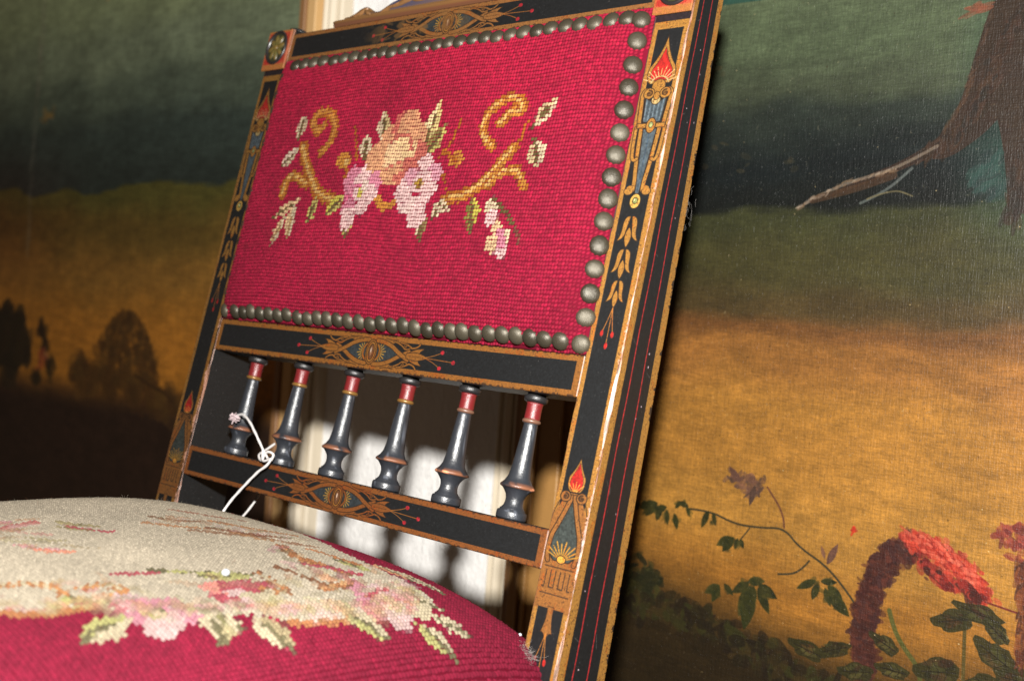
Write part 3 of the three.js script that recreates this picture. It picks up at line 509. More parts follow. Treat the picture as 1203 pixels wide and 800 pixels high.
  for (const [a, b, k, w] of [[[-30, 212], [-22, 236], [150, 70, 70], 7], [[-26, 216], [-18, 240], [168, 120, 110], 6], [[-10, 202], [11, 189], [150, 40, 58], 5], [[-12, 206], [2, 198], [120, 110, 70], 4], [[20, 244], [39, 232], [172, 120, 124], 6], [[-4, 250], [14, 238], [150, 140, 110], 5], [[-14, 232], [4, 220], [160, 120, 110], 5], [[6, 232], [20, 222], [130, 120, 88], 4], [[30, 226], [44, 212], [136, 122, 96], 3], [[-24, 200], [-6, 190], [128, 116, 76], 6], [[34, 240], [44, 228], [190, 110, 86], 6], [[-36, 226], [-34, 246], pk, 8]]) smooth(c, [a, [(a[0] + b[0]) / 2 + 2, (a[1] + b[1]) / 2 + 2], b], w, k);
  dabs(c, [[-14, 140], [6, 128], [24, 126], [40, 108], [56, 104], [30, 118], [0, 142], [-30, 224], [-12, 198], [28, 238], [0, 244], [-8, 226]], 7, 9, 5, 2.6, [br, og, cr, [150, 110, 84], ol, pl], null, 0.45); c.globalAlpha = 1;
  const d = c.getImageData(0, 0, cv.width, cv.height).data;
  return (x, z) => { const i = (cl(Math.round((z + 5) * S), 0, cv.height - 1) * cv.width + cl(Math.round((x + 230) * S), 0, cv.width - 1)) * 4; const k = [d[i], d[i + 1], d[i + 2]]; return k[1] > 30 ? dim(k, 0.68) : k; };
}
{
  const N = 90, P = [], I = [];
  const ease = t => Math.sin(t * Math.PI / 2);
  for (let j = 0; j <= N; j++) for (let i = 0; i <= N; i++) { const q = seatPoint(ease(i / N * 2 - 1), ease(j / N * 2 - 1), -0.0006); P.push(q.x, q.y, q.z); }
  for (let j = 0; j < N; j++) for (let i = 0; i < N; i++) { const a = j * (N + 1) + i, b = a + 1, c = a + N + 1, d = c + 1; I.push(a, c, b, b, c, d); }
  const rim = []; for (let i = 0; i <= N; i++) rim.push(i); for (let j = 1; j <= N; j++) rim.push(j * (N + 1) + N); for (let i = N - 1; i >= 0; i--) rim.push(N * (N + 1) + i); for (let j = N - 1; j > 0; j--) rim.push(j * (N + 1));
  const s0 = P.length / 3; rim.forEach(k => P.push(P[k * 3], P[k * 3 + 1] - 0.03, P[k * 3 + 2]));
  rim.forEach((k, i) => { const i2 = (i + 1) % rim.length; I.push(k, rim[i2], s0 + i, rim[i2], s0 + i2, s0 + i); });
  const g = new THREE.BufferGeometry(); g.setAttribute('position', new THREE.Float32BufferAttribute(P, 3)); g.setIndex(I); g.computeVertexNormals();
  const seat = mesh('seat', g, new THREE.MeshPhysicalMaterial({ color: lin(0.055, 0.002, 0.007), roughness: 1, specularIntensity: 0.1 }), chair);
  const pat = seatPattern(), list = [], e = 0.4;
  const pitch = 2.35, dir = new THREE.Vector3(), fz = [];
  for (let z = 10; z < 412; z += pitch) for (let x = -216; x < 216; x += pitch * 0.95) {
    const zz = z + gs() * 0.2 + 1.4 * Math.sin(x * 0.03), xx = x + gs() * 0.2, gz = (zz - 210.5) / 202.5, gx = xx / (194.6 + 22.5 * (gz + 1) / 2);
    if (Math.abs(gx) > 0.995 || Math.abs(gz) > 0.995) continue;
    const p = seatAt(xx, zz), px = seatAt(xx + e, zz).sub(p), pz = seatAt(xx, zz + e).sub(p), n = pz.clone().cross(px).normalize();
    if (n.y < 0.06) continue;
    const k = pat(xx + gs() * 1.1, zz + gs() * 1.1), light = k[1] > 40, b = 1 + (light ? 0.06 : 0.08) * gs() + 0.16 * (fbm(xx * 0.03, zz * 0.03, 2) - 0.5);
    dir.set(1, 0, (light ? 0.5 : 0.42) + (light ? 0.5 : 0.15) * gs());
    const s = 1 / Math.max(0.35, n.y);
    list.push([p.addScaledVector(n, -0.0004), n, dir.clone(), 0.00155 + 0.0001 * gs(), 0.00114 * Math.min(2.9, s), 0.00105 + 0.00015 * gs(), [k[0] * b, k[1] * b, k[2] * b]]);
    if (rnd() < (light ? 0.12 : 0.05)) fz.push([p, n, rnd() < 0.35 && zz < 190 ? [92, 56, 34] : k]);
  }
  stitches('needlepoint', list, seat);
  // loose wool fibres standing off the nap
  const fp = [], fc = [], t = new THREE.Vector3(), s = new THREE.Vector3();
  for (const [p, n, k] of fz) {
    let a = p.clone(); const h = 0.0012 + 0.0035 * rnd() * rnd(); t.set(gs(), gs() * 0.4, gs()).multiplyScalar(0.5).add(n).normalize(); s.set(gs(), 0.2, gs()).normalize().multiplyScalar(0.00007);
    const c = k.map(x => s2l(x * 0.95));
    for (let q = 0; q < 3; q++) { const b = a.clone().addScaledVector(t, h / 3); t.x += gs() * 0.4; t.y -= 0.25; t.z += gs() * 0.4; t.normalize(); fp.push(...a.clone().add(s).toArray(), ...a.clone().sub(s).toArray(), ...b.toArray()); for (let i = 0; i < 3; i++) fc.push(...c); a = b; }
  }
  const fg = new THREE.BufferGeometry(); fg.setAttribute('position', new THREE.Float32BufferAttribute(fp, 3)); fg.setAttribute('color', new THREE.Float32BufferAttribute(fc, 3)); fg.computeVertexNormals();
  mesh('wool_fuzz', fg, std({ vertexColors: true, roughness: 1, side: THREE.DoubleSide }), seat).userData.kind = 'stuff';
}

// ---------------------------------------------------------------- behind the chair: white wall, mouldings, two painted panels
const WZ = -0.33, LZ = -0.25;                             // the right panel stands a little deeper than the left one
const plaster = std({ color: lin(0.62, 0.61, 0.595), roughness: 0.85, bumpMap: greyTexture(512, 512, (x, y) => 0.7 * fbm(x * 0.03, y * 0.03, 3) + 0.3 * vn(x * 0.2, y * 0.2), [3, 6]), bumpScale: 0.0025 });
{
  const g = new THREE.BoxGeometry(0.3, 1.9, 0.04); g.translate(0, 0.85, -0.02); g.rotateY(0.36); g.translate(-0.457, 0, -0.312);
  const w = mesh('wall', g, plaster, scene); w.userData.kind = 'structure'; w.userData.label = 'white plaster wall showing between the two paintings';
}
const wallBox = (x0, x1, y0, y1, z0, z1, ch = 0.001) => chamferBox([x0, y0, z0], [x1, y1, z1], ch, (f, x, y) => [x * 4, y * 4]);
const creamPaint = std({ color: lin(0.52, 0.45, 0.34), roughness: 0.5 }), giltWood = std({ color: lin(0.27, 0.14, 0.042), roughness: 0.42, bumpMap: grainBump, bumpScale: 0.0003 }), paleGilt = std({ color: lin(0.5, 0.31, 0.13), roughness: 0.5 }), brownWood = std({ color: lin(0.2, 0.1, 0.04), roughness: 0.45 });
// cream mouldings: a reeded strip each
function moulding(x0, x1, WZ, label) {
  const n = 5, prof = []; prof.push([x0, WZ - 0.026]);
  for (let i = 0; i <= 60; i++) { const t = i / 60, x = mix(x0, x1, t), r = t < 0.3 ? 0.004 + 0.005 * Math.sin(t / 0.3 * Math.PI) : t < 0.42 ? 0.001 : t < 0.8 ? 0.006 + 0.006 * Math.sin((t - 0.42) / 0.38 * Math.PI) : 0.002 + 0.003 * Math.sin((t - 0.8) / 0.2 * Math.PI); prof.push([x, WZ - 0.014 + r]); }
  prof.push([x1, WZ - 0.026]);
  const s = new THREE.Shape(prof.map(p => new THREE.Vector2(p[0], -p[1])));
  const g = new THREE.ExtrudeGeometry(s, { depth: 1.9, bevelEnabled: false }); g.rotateX(-Math.PI / 2); g.translate(0, -0.1, 0);
  const m = mesh('wall_moulding', g, creamPaint, scene); m.userData.kind = 'structure'; m.userData.label = label; return m;
}
moulding(-0.5862, -0.557, LZ, 'cream moulding left of the white wall'); moulding(-0.364, -0.341, WZ, 'cream moulding right of the white wall');

const weave = greyTexture(1024, 1024, (x, y) => { const a = 0.5 * vn(x * 0.3, y * 0.02) + 0.5 * vn(x * 0.02 + 9, y * 0.3); return 0.5 * a + 0.22 * vn(x * 0.2, y * 0.2) + 0.3 * fbm(x * 0.012, y * 0.12, 4) + (vn(x * 0.13 + 50, y * 0.13) > 0.9 ? 0.3 : 0); });
function lerpBands(stops, y) { if (y >= stops[0][0]) return stops[0][1]; for (let i = 1; i < stops.length; i++) if (y >= stops[i][0]) { const t = sst(0, 1, (stops[i - 1][0] - y) / (stops[i - 1][0] - stops[i][0])); return stops[i - 1][1].map((c, k) => mix(c, stops[i][1][k], t)); } return stops[stops.length - 1][1]; }
function groundCoat(w, h, S, X0, Y0, bands, tweak) {
  const [cv, c] = canvasOf(w, h), im = c.createImageData(w, h), d = im.data;
  for (let y = 0, i = 0; y < h; y++) for (let x = 0; x < w; x++, i += 4) {
    const X = X0 + x / S, Y = Y0 + y / S;
    const wy = Y + 34 * (fbm(X * 0.011 + 3, Y * 0.02, 3) - 0.5) + 10 * (fbm(X * 0.02, Y * 0.12, 2) - 0.5) + 0.06 * (X - X0) * 0;
    const k = lerpBands(bands, wy); tweak && tweak(k, X, Y);
    const m = mix(0.86, 1.14, fbm(X * 0.045, Y * 0.12, 4)) * mix(0.9, 1.1, fbm(X * 0.02 + 9, Y * 0.02, 3)) * mix(0.94, 1.06, vn(X * 0.5, Y * 1.4)); d[i] = k[0] * m; d[i + 1] = k[1] * m; d[i + 2] = k[2] * m; d[i + 3] = 255;
  }
  c.putImageData(im, 0, 0); c.setTransform(S, 0, 0, S, -X0 * S, -Y0 * S); return [cv, c];
}
function dabs(c, pts, n, spread, rx, ry, cols, rot = null, alpha = 0.85) {
  for (const p of pts) for (let i = 0; i < n; i++) { c.globalAlpha = alpha * (0.5 + 0.5 * rnd()); const k = cols[Math.floor(rnd() * cols.length)]; oval(c, p[0] + gs() * spread, p[1] + gs() * spread, rx * (0.5 + rnd()), ry * (0.5 + rnd()), k, 0, rot === null ? rnd() * 6.3 : rot + gs() * 0.4); }
  c.globalAlpha = 1;
}
function along(pts, n) { const o = []; for (let i = 0; i < pts.length - 1; i++) for (let k = 0; k < n; k++) { const t = k / n; o.push([mix(pts[i][0], pts[i + 1][0], t), mix(pts[i][1], pts[i + 1][1], t)]); } o.push(pts[pts.length - 1]); return o; }
function paintLeaf(c, a, b, w, col) { const dx = b[0] - a[0], dy = b[1] - a[1]; path(c, [a, [a[0] + dx * 0.4 - dy * w, a[1] + dy * 0.4 + dx * w, ...b], [a[0] + dx * 0.4 + dy * w, a[1] + dy * 0.4 - dx * w, ...a]], true); c.fillStyle = rgb(col); c.fill(); }

function rightArt() {
  const S = 3, X0 = -272, Y0 = -330, w = 1620, h = 1980;
  const bands = [[300, [60, 68, 49]], [238, [56, 64, 46]], [205, [45, 50, 37]], [185, [28, 33, 28]], [150, [13, 17, 17]], [118, [12, 14, 12]], [110, [39, 40, 22]], [78, [46, 43, 22]], [38, [53, 42, 22]], [14, [78, 50, 24]], [-8, [104, 68, 30]], [-60, [120, 82, 33]], [-150, [124, 87, 36]], [-200, [114, 75, 28]], [-260, [86, 52, 18]]];
  const [cv, c] = groundCoat(w, h, S, X0, Y0, bands, (k, X, Y) => {
    const t = sst(60, 130, X) * sst(60, 150, Y); k[0] = mix(k[0], 30, t * 0.6); k[1] = mix(k[1], 54, t * 0.6); k[2] = mix(k[2], 46, t * 0.6);          // teal far right
    const g = sst(-150, -240, Y + 26 * (fbm(X * 0.03, Y * 0.03, 3) - 0.5) + 0.36 * (X + 190)); k[0] = mix(k[0], 30, g * 0.9); k[1] = mix(k[1], 22, g * 0.9); k[2] = mix(k[2], 10, g * 0.9);
  });
  const br = [[36, 24, 17], [29, 21, 15], [45, 31, 22], [25, 21, 18]];
  c.globalAlpha = 0.94; shape(c, [[93, 262], [122, 290], [270, 290], [270, 92], [132, 108], [116, 116], [113, 150, 104, 178], [96, 168, 84, 160], [68, 148, 58, 152], [40, 146, 29, 141], [-6, 130, -30, 121], [-6, 136, 26, 147], [56, 160, 66, 172], [76, 188, 80, 208], [86, 236, 93, 262]], [34, 24, 17]); c.globalAlpha = 1;
  dabs(c, along([[104, 150], [100, 132], [92, 140], [108, 128]], 5), 8, 5, 6, 2, [[26, 42, 38], [30, 48, 43], [24, 34, 32]], 0.6, 0.7);
  dabs(c, along([[130, 270], [106, 240], [98, 212], [90, 190], [74, 166], [50, 154]], 8), 6, 4, 6, 2, br, 1.1, 0.75); dabs(c, along([[150, 270], [138, 210], [128, 150], [124, 112]], 8), 7, 7, 8, 2.4, br, 1.5, 0.7); dabs(c, along([[94, 255], [84, 214], [78, 192], [66, 172]], 8), 2, 1.2, 4, 0.9, [[60, 42, 29], [50, 36, 26]], 1.1, 0.5);
  for (const [pts, ww, k] of [[[[-48, 116], [-29, 126], [-5, 136], [29, 144], [62, 161]], 2.4, [84, 74, 64]], [[[5, 119], [24, 127], [44, 145]], 2.2, [66, 70, 68]], [[[-36, 122], [0, 130], [30, 140]], 6, [48, 33, 21]], [[[10, 122], [30, 130], [46, 124]], 1.2, [78, 70, 48]]]) { c.globalAlpha = 0.8; smooth(c, pts, ww, k); c.globalAlpha = 1; }
  dabs(c, along([[-48, 116], [-29, 126], [-5, 136], [29, 144]], 6), 2, 1.5, 3, 0.8, [[120, 106, 92], [92, 74, 56]], 0.4, 0.7);
  dabs(c, [[77, 259], [86, 260]], 6, 3, 5, 1.6, [[100, 60, 44], [84, 48, 34]], 0.1);
  dabs(c, [[-130, 160], [-100, 150], [-60, 155], [-125, 230]], 3, 8, 4, 2, [[62, 52, 34]], 0, 0.35);
  // dark ground with foliage, lower left
  dabs(c, [[-182, -211], [-167, -204], [-162, -219], [-176, -228], [-159, -212], [-190, -205]], 16, 9, 6, 3, [[34, 32, 14], [24, 24, 12], [46, 42, 18]]);
  dabs(c, along([[-195, -238], [-149, -235], [-115, -232], [-90, -236], [-56, -248], [-27, -252], [10, -262], [60, -275]], 5), 9, 9, 8, 3.4, [[30, 24, 12], [24, 18, 10], [42, 32, 14], [36, 34, 14]]);
  // twig with drooping leaves
  const tw = [44, 38, 24];
  smooth(c, [[-128, -142], [-107, -140], [-83, -147], [-58, -146], [-37, -142], [-23, -155], [2, -165], [21, -182], [30, -192]], 1.7, tw); smooth(c, [[-37, -142], [-38, -131], [-55, -112]], 1.6, [76, 46, 30]); smooth(c, [[-13, -164], [-21, -176], [-39, -180]], 1.5, tw); smooth(c, [[-68, -148], [-75, -158]], 1.2, tw);
  const gn = [[32, 34, 14], [42, 40, 16], [26, 28, 14], [50, 46, 20]];
  const lv = [[[-160, -142], [-178, -150]], [[-160, -142], [-172, -156]], [[-156, -144], [-160, -158]], [[-150, -146], [-148, -160]], [[-142, -148], [-138, -162]], [[-150, -144], [-164, -150]], [[-128, -140], [-140, -138]], [[-130, -140], [-126, -149]], [[-136, -138], [-142, -144]], [[-108, -140], [-114, -156]], [[-104, -141], [-100, -152]], [[-84, -158], [-98, -168]], [[-82, -158], [-92, -172]], [[-78, -158], [-80, -168]], [[-76, -158], [-72, -166]], [[-92, -200], [-106, -210]], [[-92, -200], [-98, -216]], [[-88, -198], [-78, -206]], [[-64, -192], [-80, -204]], [[-62, -194], [-72, -222]], [[-60, -194], [-60, -212]], [[-56, -194], [-44, -214]], [[-56, -192], [-38, -200]], [[-66, -192], [-50, -188]], [[-62, -196], [-66, -232]], [[-6, -178], [-22, -188]], [[-4, -180], [-8, -194]], [[2, -182], [8, -196]], [[4, -180], [18, -190]], [[6, -186], [24, -200]], [[-2, -178], [12, -176]]];
  lv.forEach(([a, b], i) => { paintLeaf(c, a, b, 0.34 + 0.12 * hash(i, 3), gn[i % 4]); c.globalAlpha = 0.5; paintLeaf(c, a, [mix(a[0], b[0], 0.9) + gs() * 2, mix(a[1], b[1], 0.9) + gs() * 2], 0.42, gn[(i + 1) % 4]); c.globalAlpha = 1; dabs(c, [[mix(a[0], b[0], 0.5), mix(a[1], b[1], 0.5)]], 4, 2.6, 2.6, 1.3, gn, null, 0.6); });
  dabs(c, [[-70, -196], [-60, -200], [-62, -210], [-50, -200], [-96, -206], [-4, -184], [8, -188], [-88, -164], [-170, -148], [-156, -150]], 7, 5, 3, 1.6, gn, null, 0.6);
  dabs(c, along([[-186, -146], [-170, -150]], 3), 3, 3, 3, 2, gn);
  const pu = [[74, 50, 40], [58, 42, 34], [92, 62, 44]]; dabs(c, [[-88, -106], [-80, -109], [-72, -108], [-66, -112], [-64, -117], [-79, -115], [-62, -111], [-72, -118]], 8, 4, 3.4, 2, pu); paintLeaf(c, [-66, -112], [-70, -130], 0.3, pu[1]); paintLeaf(c, [-80, -112], [-92, -100], 0.34, pu[0]); paintLeaf(c, [2, -164], [10, -146], 0.3, pu[0]); paintLeaf(c, [0, -160], [-4, -150], 0.3, pu[2]);
  dabs(c, [[21, -134]], 7, 1.4, 2, 1.6, [[150, 40, 22], [120, 26, 18]]);
  // drooping amaranth
  dabs(c, along([[38, -240], [37, -215], [36, -195], [41, -170], [52, -147], [68, -136]], 8), 26, 6.4, 4, 2, [[52, 26, 20], [42, 20, 17], [64, 32, 24], [46, 26, 24]]);
  dabs(c, along([[66, -132], [79, -134], [92, -139], [103, -145], [114, -153], [122, -163]], 6), 22, 5.4, 3.2, 1.5, [[132, 38, 26], [150, 52, 36], [104, 28, 22], [146, 62, 46]], -0.6);
  dabs(c, along([[76, -146], [90, -156], [107, -159], [120, -166]], 6), 9, 3.6, 3.6, 2, [[104, 30, 24], [78, 22, 20], [48, 20, 16], [134, 44, 32]], -0.6);
  dabs(c, along([[80, -132], [100, -141], [116, -154]], 6), 3, 4, 2.6, 1.2, [[170, 84, 64], [158, 66, 50]], -0.5, 0.8);
  smooth(c, [[124, -166], [140, -168], [170, -172]], 1.4, [80, 30, 24]);
  // leaves and stems below it
  smooth(c, [[55, -188], [59, -200], [68, -213], [82, -226], [84, -250]], 3.6, [62, 60, 26]); smooth(c, [[111, -180], [113, -217], [114, -250]], 2.6, [60, 50, 22]);
  for (const [x, y, rx, ry, r] of [[104, -184, 14, 8, 0.3], [122, -176, 16, 7, -0.2], [134, -186, 10, 6, -0.7], [96, -224, 15, 11, 0.2], [136, -204, 16, 9, -0.5], [128, -226, 14, 9, 0.3], [150, -216, 12, 10, 0], [54, -214, 11, 6, -0.4], [14, -228, 14, 6, 0.4], [-8, -234, 14, 7, -0.2], [34, -240, 13, 7, 0.2], [62, -232, 12, 6, 0]]) { const ca = Math.cos(r), sa = Math.sin(r), at = (p, q) => [x + p * ca - q * sa, y + p * sa + q * ca], e = [];
    for (let i = 0; i < 22; i++) { const a = i / 22 * 6.283, k = 1 + 0.16 * gs() * 0.5 + (Math.abs(a - 3.14) < 0.3 ? 0.3 : 0) + 0.08 * Math.sin(a * 5); e.push(at(Math.cos(a) * rx * k, Math.sin(a) * ry * k)); }
    c.globalAlpha = 0.93; shape(c, e, [34, 32, 15]); dabs(c, [[x, y]], 16, Math.min(rx, ry) * 0.45, rx * 0.4, ry * 0.2, [[48, 46, 22], [26, 24, 13], [62, 56, 28], [40, 24, 16], [52, 36, 18]], r, 0.75);
    line(c, [at(-rx * 0.9, 0), at(rx * 0.8, 0)], 0.8, [24, 20, 12]); for (const q of [-0.4, 0, 0.4]) { line(c, [at(rx * q, 0), at(rx * (q - 0.3), ry * 0.75)], 0.5, [26, 22, 12]); line(c, [at(rx * q, 0), at(rx * (q - 0.3), -ry * 0.75)], 0.5, [26, 22, 12]); } }
  dabs(c, [[135, -116], [142, -120], [150, -114], [146, -128], [158, -118]], 14, 6, 4, 2.4, [[92, 36, 30], [70, 28, 26], [112, 48, 38]]); dabs(c, along([[146, -138], [150, -160], [152, -205]], 8), 6, 3, 5, 1.6, [[70, 34, 22], [50, 26, 18], [96, 52, 28]], 1.5);
  for (let i = 0; i < 170; i++) { const x = X0 + rnd() * 540, y = Y0 + rnd() * 660; oval(c, x, y, 0.25 + rnd() * 0.35, 0.2 + rnd() * 0.25, rnd() < 0.6 ? [150, 132, 96] : [40, 26, 14]); }
  return { tex: toTexture(cv, (k, x, y) => { const m = 0.94 * mix(0.9, 1.1, hash(x, y)) * mix(0.92, 1.08, vn(x * 0.55, y * 0.06)) * mix(0.92, 1.08, vn(x * 0.06 + 30, y * 0.6)) * mix(0.94, 1.06, fbm(x * 0.03, y * 0.1, 3)); k[0] *= m; k[1] *= m; k[2] *= m; const q = vn(x * 0.27 + 77, y * 0.21); if (q > 0.93) { const a = (q - 0.93) * 5; k[0] = mix(k[0], 150, a); k[1] = mix(k[1], 136, a); k[2] = mix(k[2], 108, a); } else if (q < 0.045) { for (let i = 0; i < 3; i++) k[i] *= 0.72; } }), w: w / S * 0.929, h: h / S * 0.929, X0: 404 + (X0 - 404) * 0.929, Y0: 13 + (Y0 - 13) * 0.929 };
}
function leftArt() {
  const S = 1.5, X0 = -1640, Y0 = -470, w = 1383, h = 1530;
  const bands = [[540, [108, 114, 84]], [418, [100, 108, 80]], [344, [88, 96, 76]], [284, [62, 70, 58]], [223, [42, 50, 45]], [152, [35, 41, 37]], [143, [64, 60, 28]], [91, [74, 58, 26]], [31, [104, 74, 32]], [-60, [130, 84, 30]], [-125, [124, 80, 28]], [-200, [70, 46, 24]], [-300, [36, 24, 16]]];
  const [cv, c] = groundCoat(w, h, S, X0, Y0, bands, (k, X, Y) => {
    const l = sst(-1150, -1480, X) * sst(160, 0, Math.abs(Y - 100)); for (let i = 0; i < 3; i++) k[i] *= 1 - 0.15 * l; k[0] += 10 * l;
    const g = sst(-118, -176, Y + 18 * (fbm(X * 0.01, Y * 0.02, 3) - 0.5) + (X + 1200) * -0.03); k[0] = mix(k[0], 34, g); k[1] = mix(k[1], 23, g); k[2] = mix(k[2], 17, g);
  });
  const dk = [[58, 38, 18], [48, 32, 17], [66, 46, 22]];
  smooth(c, [[-1080, -130], [-1086, -90], [-1076, -58]], 6, dk[1]); smooth(c, [[-1082, -95], [-1050, -70], [-1020, -66]], 3, dk[1]);
  dabs(c, [[-1129, -110], [-1069, -112], [-1013, -112], [-1202, -116], [-1163, -124], [-1102, -130], [-945, -142], [-989, -130], [-1180, -130], [-1040, -128]], 14, 15, 18, 10, dk, null, 0.6);
  for (let i = 0; i < 260; i++) { const a = rnd() * 6.283, r = Math.sqrt(rnd()), x = -1070 + Math.cos(a) * r * 62, y = -60 + Math.sin(a) * r * 36 - 0.004 * (Math.cos(a) * r * 62) ** 2; if (vn(x * 0.06, y * 0.06) < 0.3) continue; c.globalAlpha = 0.4; oval(c, x, y, 5 + rnd() * 5, 4 + rnd() * 4, dk[i % 3], 0, rnd() * 3); }
  c.globalAlpha = 1; dabs(c, along([[-1010, -66], [-1000, -84], [-996, -98]], 4), 4, 6, 5, 8, dk, null, 0.5); dabs(c, along([[-1130, -70], [-1136, -84]], 4), 4, 6, 5, 7, dk, null, 0.5);
  smooth(c, [[-1040, -110], [-1000, -122], [-960, -126], [-930, -146]], 5, dk[1]); dabs(c, [[-930, -140], [-915, -130], [-900, -136]], 6, 8, 9, 6, dk, null, 0.5);
  dabs(c, [[-1429, -90], [-1448, -64], [-1392, -100], [-1470, -110], [-1490, -70], [-1420, -120], [-1405, -75], [-1530, -80]], 22, 18, 24, 16, [[30, 24, 16], [36, 28, 18]], null, 0.7);
  dabs(c, [[-1314, -72], [-1306, -80], [-1322, -66]], 8, 9, 9, 7, [[36, 26, 16]], null, 0.7); dabs(c, [[-1316, -96], [-1304, -112], [-1322, -118]], 6, 8, 8, 6, [[128, 54, 34], [120, 84, 56], [90, 40, 28]], null, 0.55); dabs(c, [[-1284, -118], [-1330, -140]], 8, 8, 9, 12, [[34, 26, 16]], null, 0.6);
  dabs(c, along([[-1380, 470], [-1384, 340], [-1390, 200], [-1386, 60]], 14), 2, 6, 3, 16, [[120, 116, 100], [100, 92, 78]], 1.57 * 0, 0.12);
  dabs(c, [[-1358, 272], [-1346, 266], [-1334, 270]], 4, 8, 10, 5, [[110, 84, 44]], 0, 0.4); dabs(c, [[-1196, 462], [-1180, 440]], 5, 10, 8, 8, [[120, 92, 60]], null, 0.3);
  return { tex: toTexture(cv, (k, x, y) => { const m = 1.08 * mix(0.93, 1.07, hash(x, y)) * mix(0.93, 1.07, vn(x * 0.5, y * 0.05)) * mix(0.94, 1.06, vn(x * 0.05, y * 0.5)); k[0] *= m; k[1] *= m; k[2] *= m; }), w: w / S * 0.905, h: h / S * 0.905, X0: 404 + (X0 - 404) * 0.905, Y0: 13 + (Y0 - 13) * 0.905 };
}
function painting(art, side, label) {
  const t = new THREE.Group(); t.name = numbered('painted_panel'); scene.add(t);
  const x0 = art.X0 / 1000, y0 = art.Y0 / 1000 + FLOOR, w = art.w / 1000, h = art.h / 1000; t.position.set(x0 + w / 2, y0, side === 'left' ? LZ : -0.27); tag(t, label, 'painting');
  const nx = 90, ny = 90, g = new THREE.PlaneGeometry(w, h, nx, ny), p = g.attributes.position;                  // old canvas, faintly slack
  for (let i = 0; i < p.count; i++) p.setZ(i, 0.0022 * (fbm(p.getX(i) * 5 + 20, p.getY(i) * 5, 2) - 0.5));
  g.translate(0, h / 2, 0); g.computeVertexNormals();
  const b = weave.clone(); b.repeat.set(w / 0.16, h / 0.16); b.needsUpdate = true;
  mesh('canvas', g, new THREE.MeshPhysicalMaterial({ map: art.tex, roughness: 0.46, specularIntensity: 0.42, bumpMap: b, bumpScale: 0.0004 }), t);
  const back = new THREE.BoxGeometry(w, h, 0.012).translate(0, h / 2, -0.0095); mesh('backing', back, std({ color: lin(0.1, 0.06, 0.03), roughness: 0.9 }), t);
  const loc = (a, b_) => [a - t.position.x, b_ - t.position.x];
  if (side === 'left') {       // narrow edging on the side that shows
    let [a, b2] = loc(-0.611, -0.6014); mesh('edging', wallBox(a, b2, 0, h, -0.014, 0.005), brownWood, t);
    [a, b2] = loc(-0.6012, -0.5867); mesh('edging', wallBox(a, b2, 0, h, -0.014, 0.002), paleGilt, t);
  } else {
    for (const [q0, q1, z, m] of [[-0.274, -0.2617, 0.002, giltWood], [-0.2615, -0.2585, 0.007, giltWood], [-0.2583, -0.2529, 0.003, giltWood], [-0.2527, -0.2492, 0.008, giltWood], [-0.249, -0.2242, 0.004, giltWood]]) { const [a, b2] = loc(q0, q1); mesh('edging', wallBox(a, b2, 0, h, -0.014, z), m, t); }
    const [a, b2] = loc(-0.2862, -0.2743); mesh('edging', wallBox(a, b2, 0, h, -0.016, -0.006), brownWood, t);
  }
  return t;
}
painting(rightArt(), 'right', 'old oil painting with red amaranth and leafy twig, right of the chair');
painting(leftArt(), 'left', 'dark old landscape painting with a small drooping tree, left of the chair');

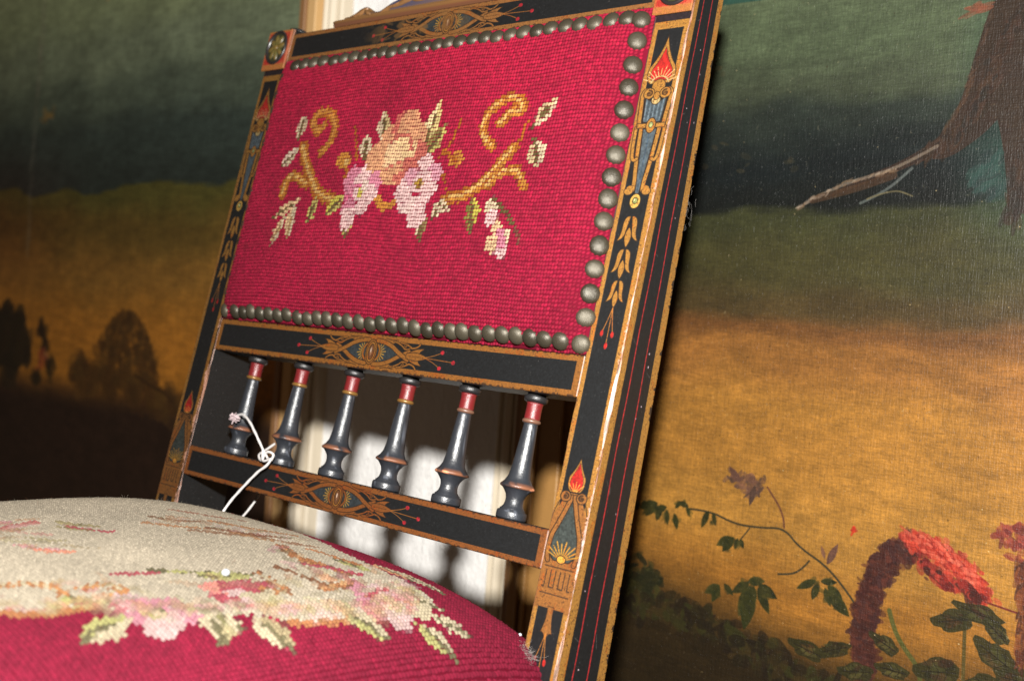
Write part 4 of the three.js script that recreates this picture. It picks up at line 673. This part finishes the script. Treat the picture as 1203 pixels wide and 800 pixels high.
// ---------------------------------------------------------------- small things on the chair
const P = (u, v, n) => backPoint(u, v, n).add(BASE);
function cord(pts, r, seg = 60) { const cu = new THREE.CatmullRomCurve3(pts), g = new THREE.TubeGeometry(cu, seg, r, 8), p = g.attributes.position, nn = g.attributes.normal, uv = g.attributes.uv; const len = cu.getLength(); for (let i = 0; i < p.count; i++) { const k = 0.13 * r * Math.sin(uv.getX(i) * len / 0.0016 + uv.getY(i) * 12.566); p.setXYZ(i, p.getX(i) + nn.getX(i) * k, p.getY(i) + nn.getY(i) * k, p.getZ(i) + nn.getZ(i) * k); } return g; }
{
  const t = new THREE.Group(); t.name = 'string'; t.position.copy(P(-243, -106, 6)); scene.add(t); tag(t, 'white cotton string knotted round the leftmost spindle and trailing onto the seat', 'string');
  const w = std({ color: lin(0.42, 0.40, 0.39), roughness: 0.95 }), rel = g => g.translate(-t.position.x, -t.position.y, -t.position.z);
  const loop = [cord([P(-308, -79, 0), P(-300, -78, 1.5), P(-290, -76.5, 3), P(-278, -80, 5), P(-264, -89, 6), P(-255, -96, 6), P(-245, -103, 6)], 0.0009, 120), cord([P(-270, -92, -16), P(-266, -98, -6), P(-261, -102, 2), P(-253, -105, 5), P(-246, -98.6, 7), P(-240, -99.5, 6), P(-243, -105, 5)], 0.0009, 120), cord([P(-318, -79, -11), P(-308, -79, 0)], 0.001, 20)];
  mesh('loop', rel(mergeGeometries(loop)), w, t);
  const tail = [cord([P(-252, -98, 6.5), P(-247, -105, 8), P(-238, -103, 9), P(-240, -107, 9), P(-248, -113, 9), P(-259, -124, 9), P(-270, -138, 10), P(-273.5, -151, 14), P(-275, -156, 18)], 0.00095, 160), cord([P(-291, -128, -30), P(-295, -138, -29), P(-302, -152, -26)], 0.00085, 40)];
  mesh('tail', rel(mergeGeometries(tail)), w, t);
  const fr = []; for (let i = 0; i < 30; i++) { const a = P(-299 + gs() * 3, -80 + gs() * 1.6, 3 + gs() * 1.5); fr.push(cord([a, a.clone().add(new THREE.Vector3(gs() * 0.003, gs() * 0.002, gs() * 0.002)), a.clone().add(new THREE.Vector3(gs() * 0.003 - 0.001, gs() * 0.002, gs() * 0.002))], 0.0005, 6)); }
  mesh('frayed_knot', rel(mergeGeometries(fr)), std({ color: lin(0.36, 0.28, 0.29), roughness: 0.9 }), t).userData.label = 'pinkish frayed knot';
}
{ // glass-headed pins
  const glass = std({ color: lin(0.3, 0.31, 0.33), roughness: 0.1 });
  const place = (x, z, r, label) => { const p = seatAt(x, z, r * 0.8).add(BASE), g = new THREE.Group(); g.name = numbered('bead'); g.position.copy(p); scene.add(g); mesh('head', new THREE.SphereGeometry(r, 20, 14).scale(1, 0.85, 1), glass, g); mesh('pin', new THREE.CylinderGeometry(r * 0.25, r * 0.2, r * 3, 8).translate(0, -r * 1.8, 0), std({ color: lin(0.4, 0.4, 0.42), metalness: 1, roughness: 0.3 }), g); tag(g, label, 'bead'); };
  place(109, 183, 0.0021, 'tiny clear bead on the green leaf of the cream seat centre'); place(168, 28, 0.0011, 'tiny white bead on the crimson seat edge near the right post');
}
function fluff(name, c, n, sx, sy, sz, r, col, label) {
  const g = []; for (let i = 0; i < n; i++) { const a = c.clone().add(new THREE.Vector3(gs() * sx, gs() * sy, gs() * sz)), q = [a]; const l = 0.35 + rnd() * 0.4; for (let k = 1; k < 4; k++) q.push(q[k - 1].clone().add(new THREE.Vector3(gs() * sx, gs() * sy, gs() * sz).multiplyScalar(l))); g.push(new THREE.TubeGeometry(new THREE.CatmullRomCurve3(q), 10, r, 3)); }
  const m = mergeGeometries(g); m.translate(-c.x, -c.y, -c.z); const o = mesh(name, m, std({ color: col, roughness: 1 }), scene); o.position.copy(c); return tag(o, label, 'lint');
}
fluff('lint', P(6, -174, 4), 420, 0.0065, 0.003, 0.004, 0.00006, lin(0.16, 0.14, 0.13), 'grey lint clump where the seat meets the right post');
fluff('lint', P(32, 91, -34), 14, 0.0016, 0.008, 0.003, 0.00005, lin(0.08, 0.075, 0.07), 'wisp of grey lint on the outer edge of the right post');

renderer.render(scene, camera);
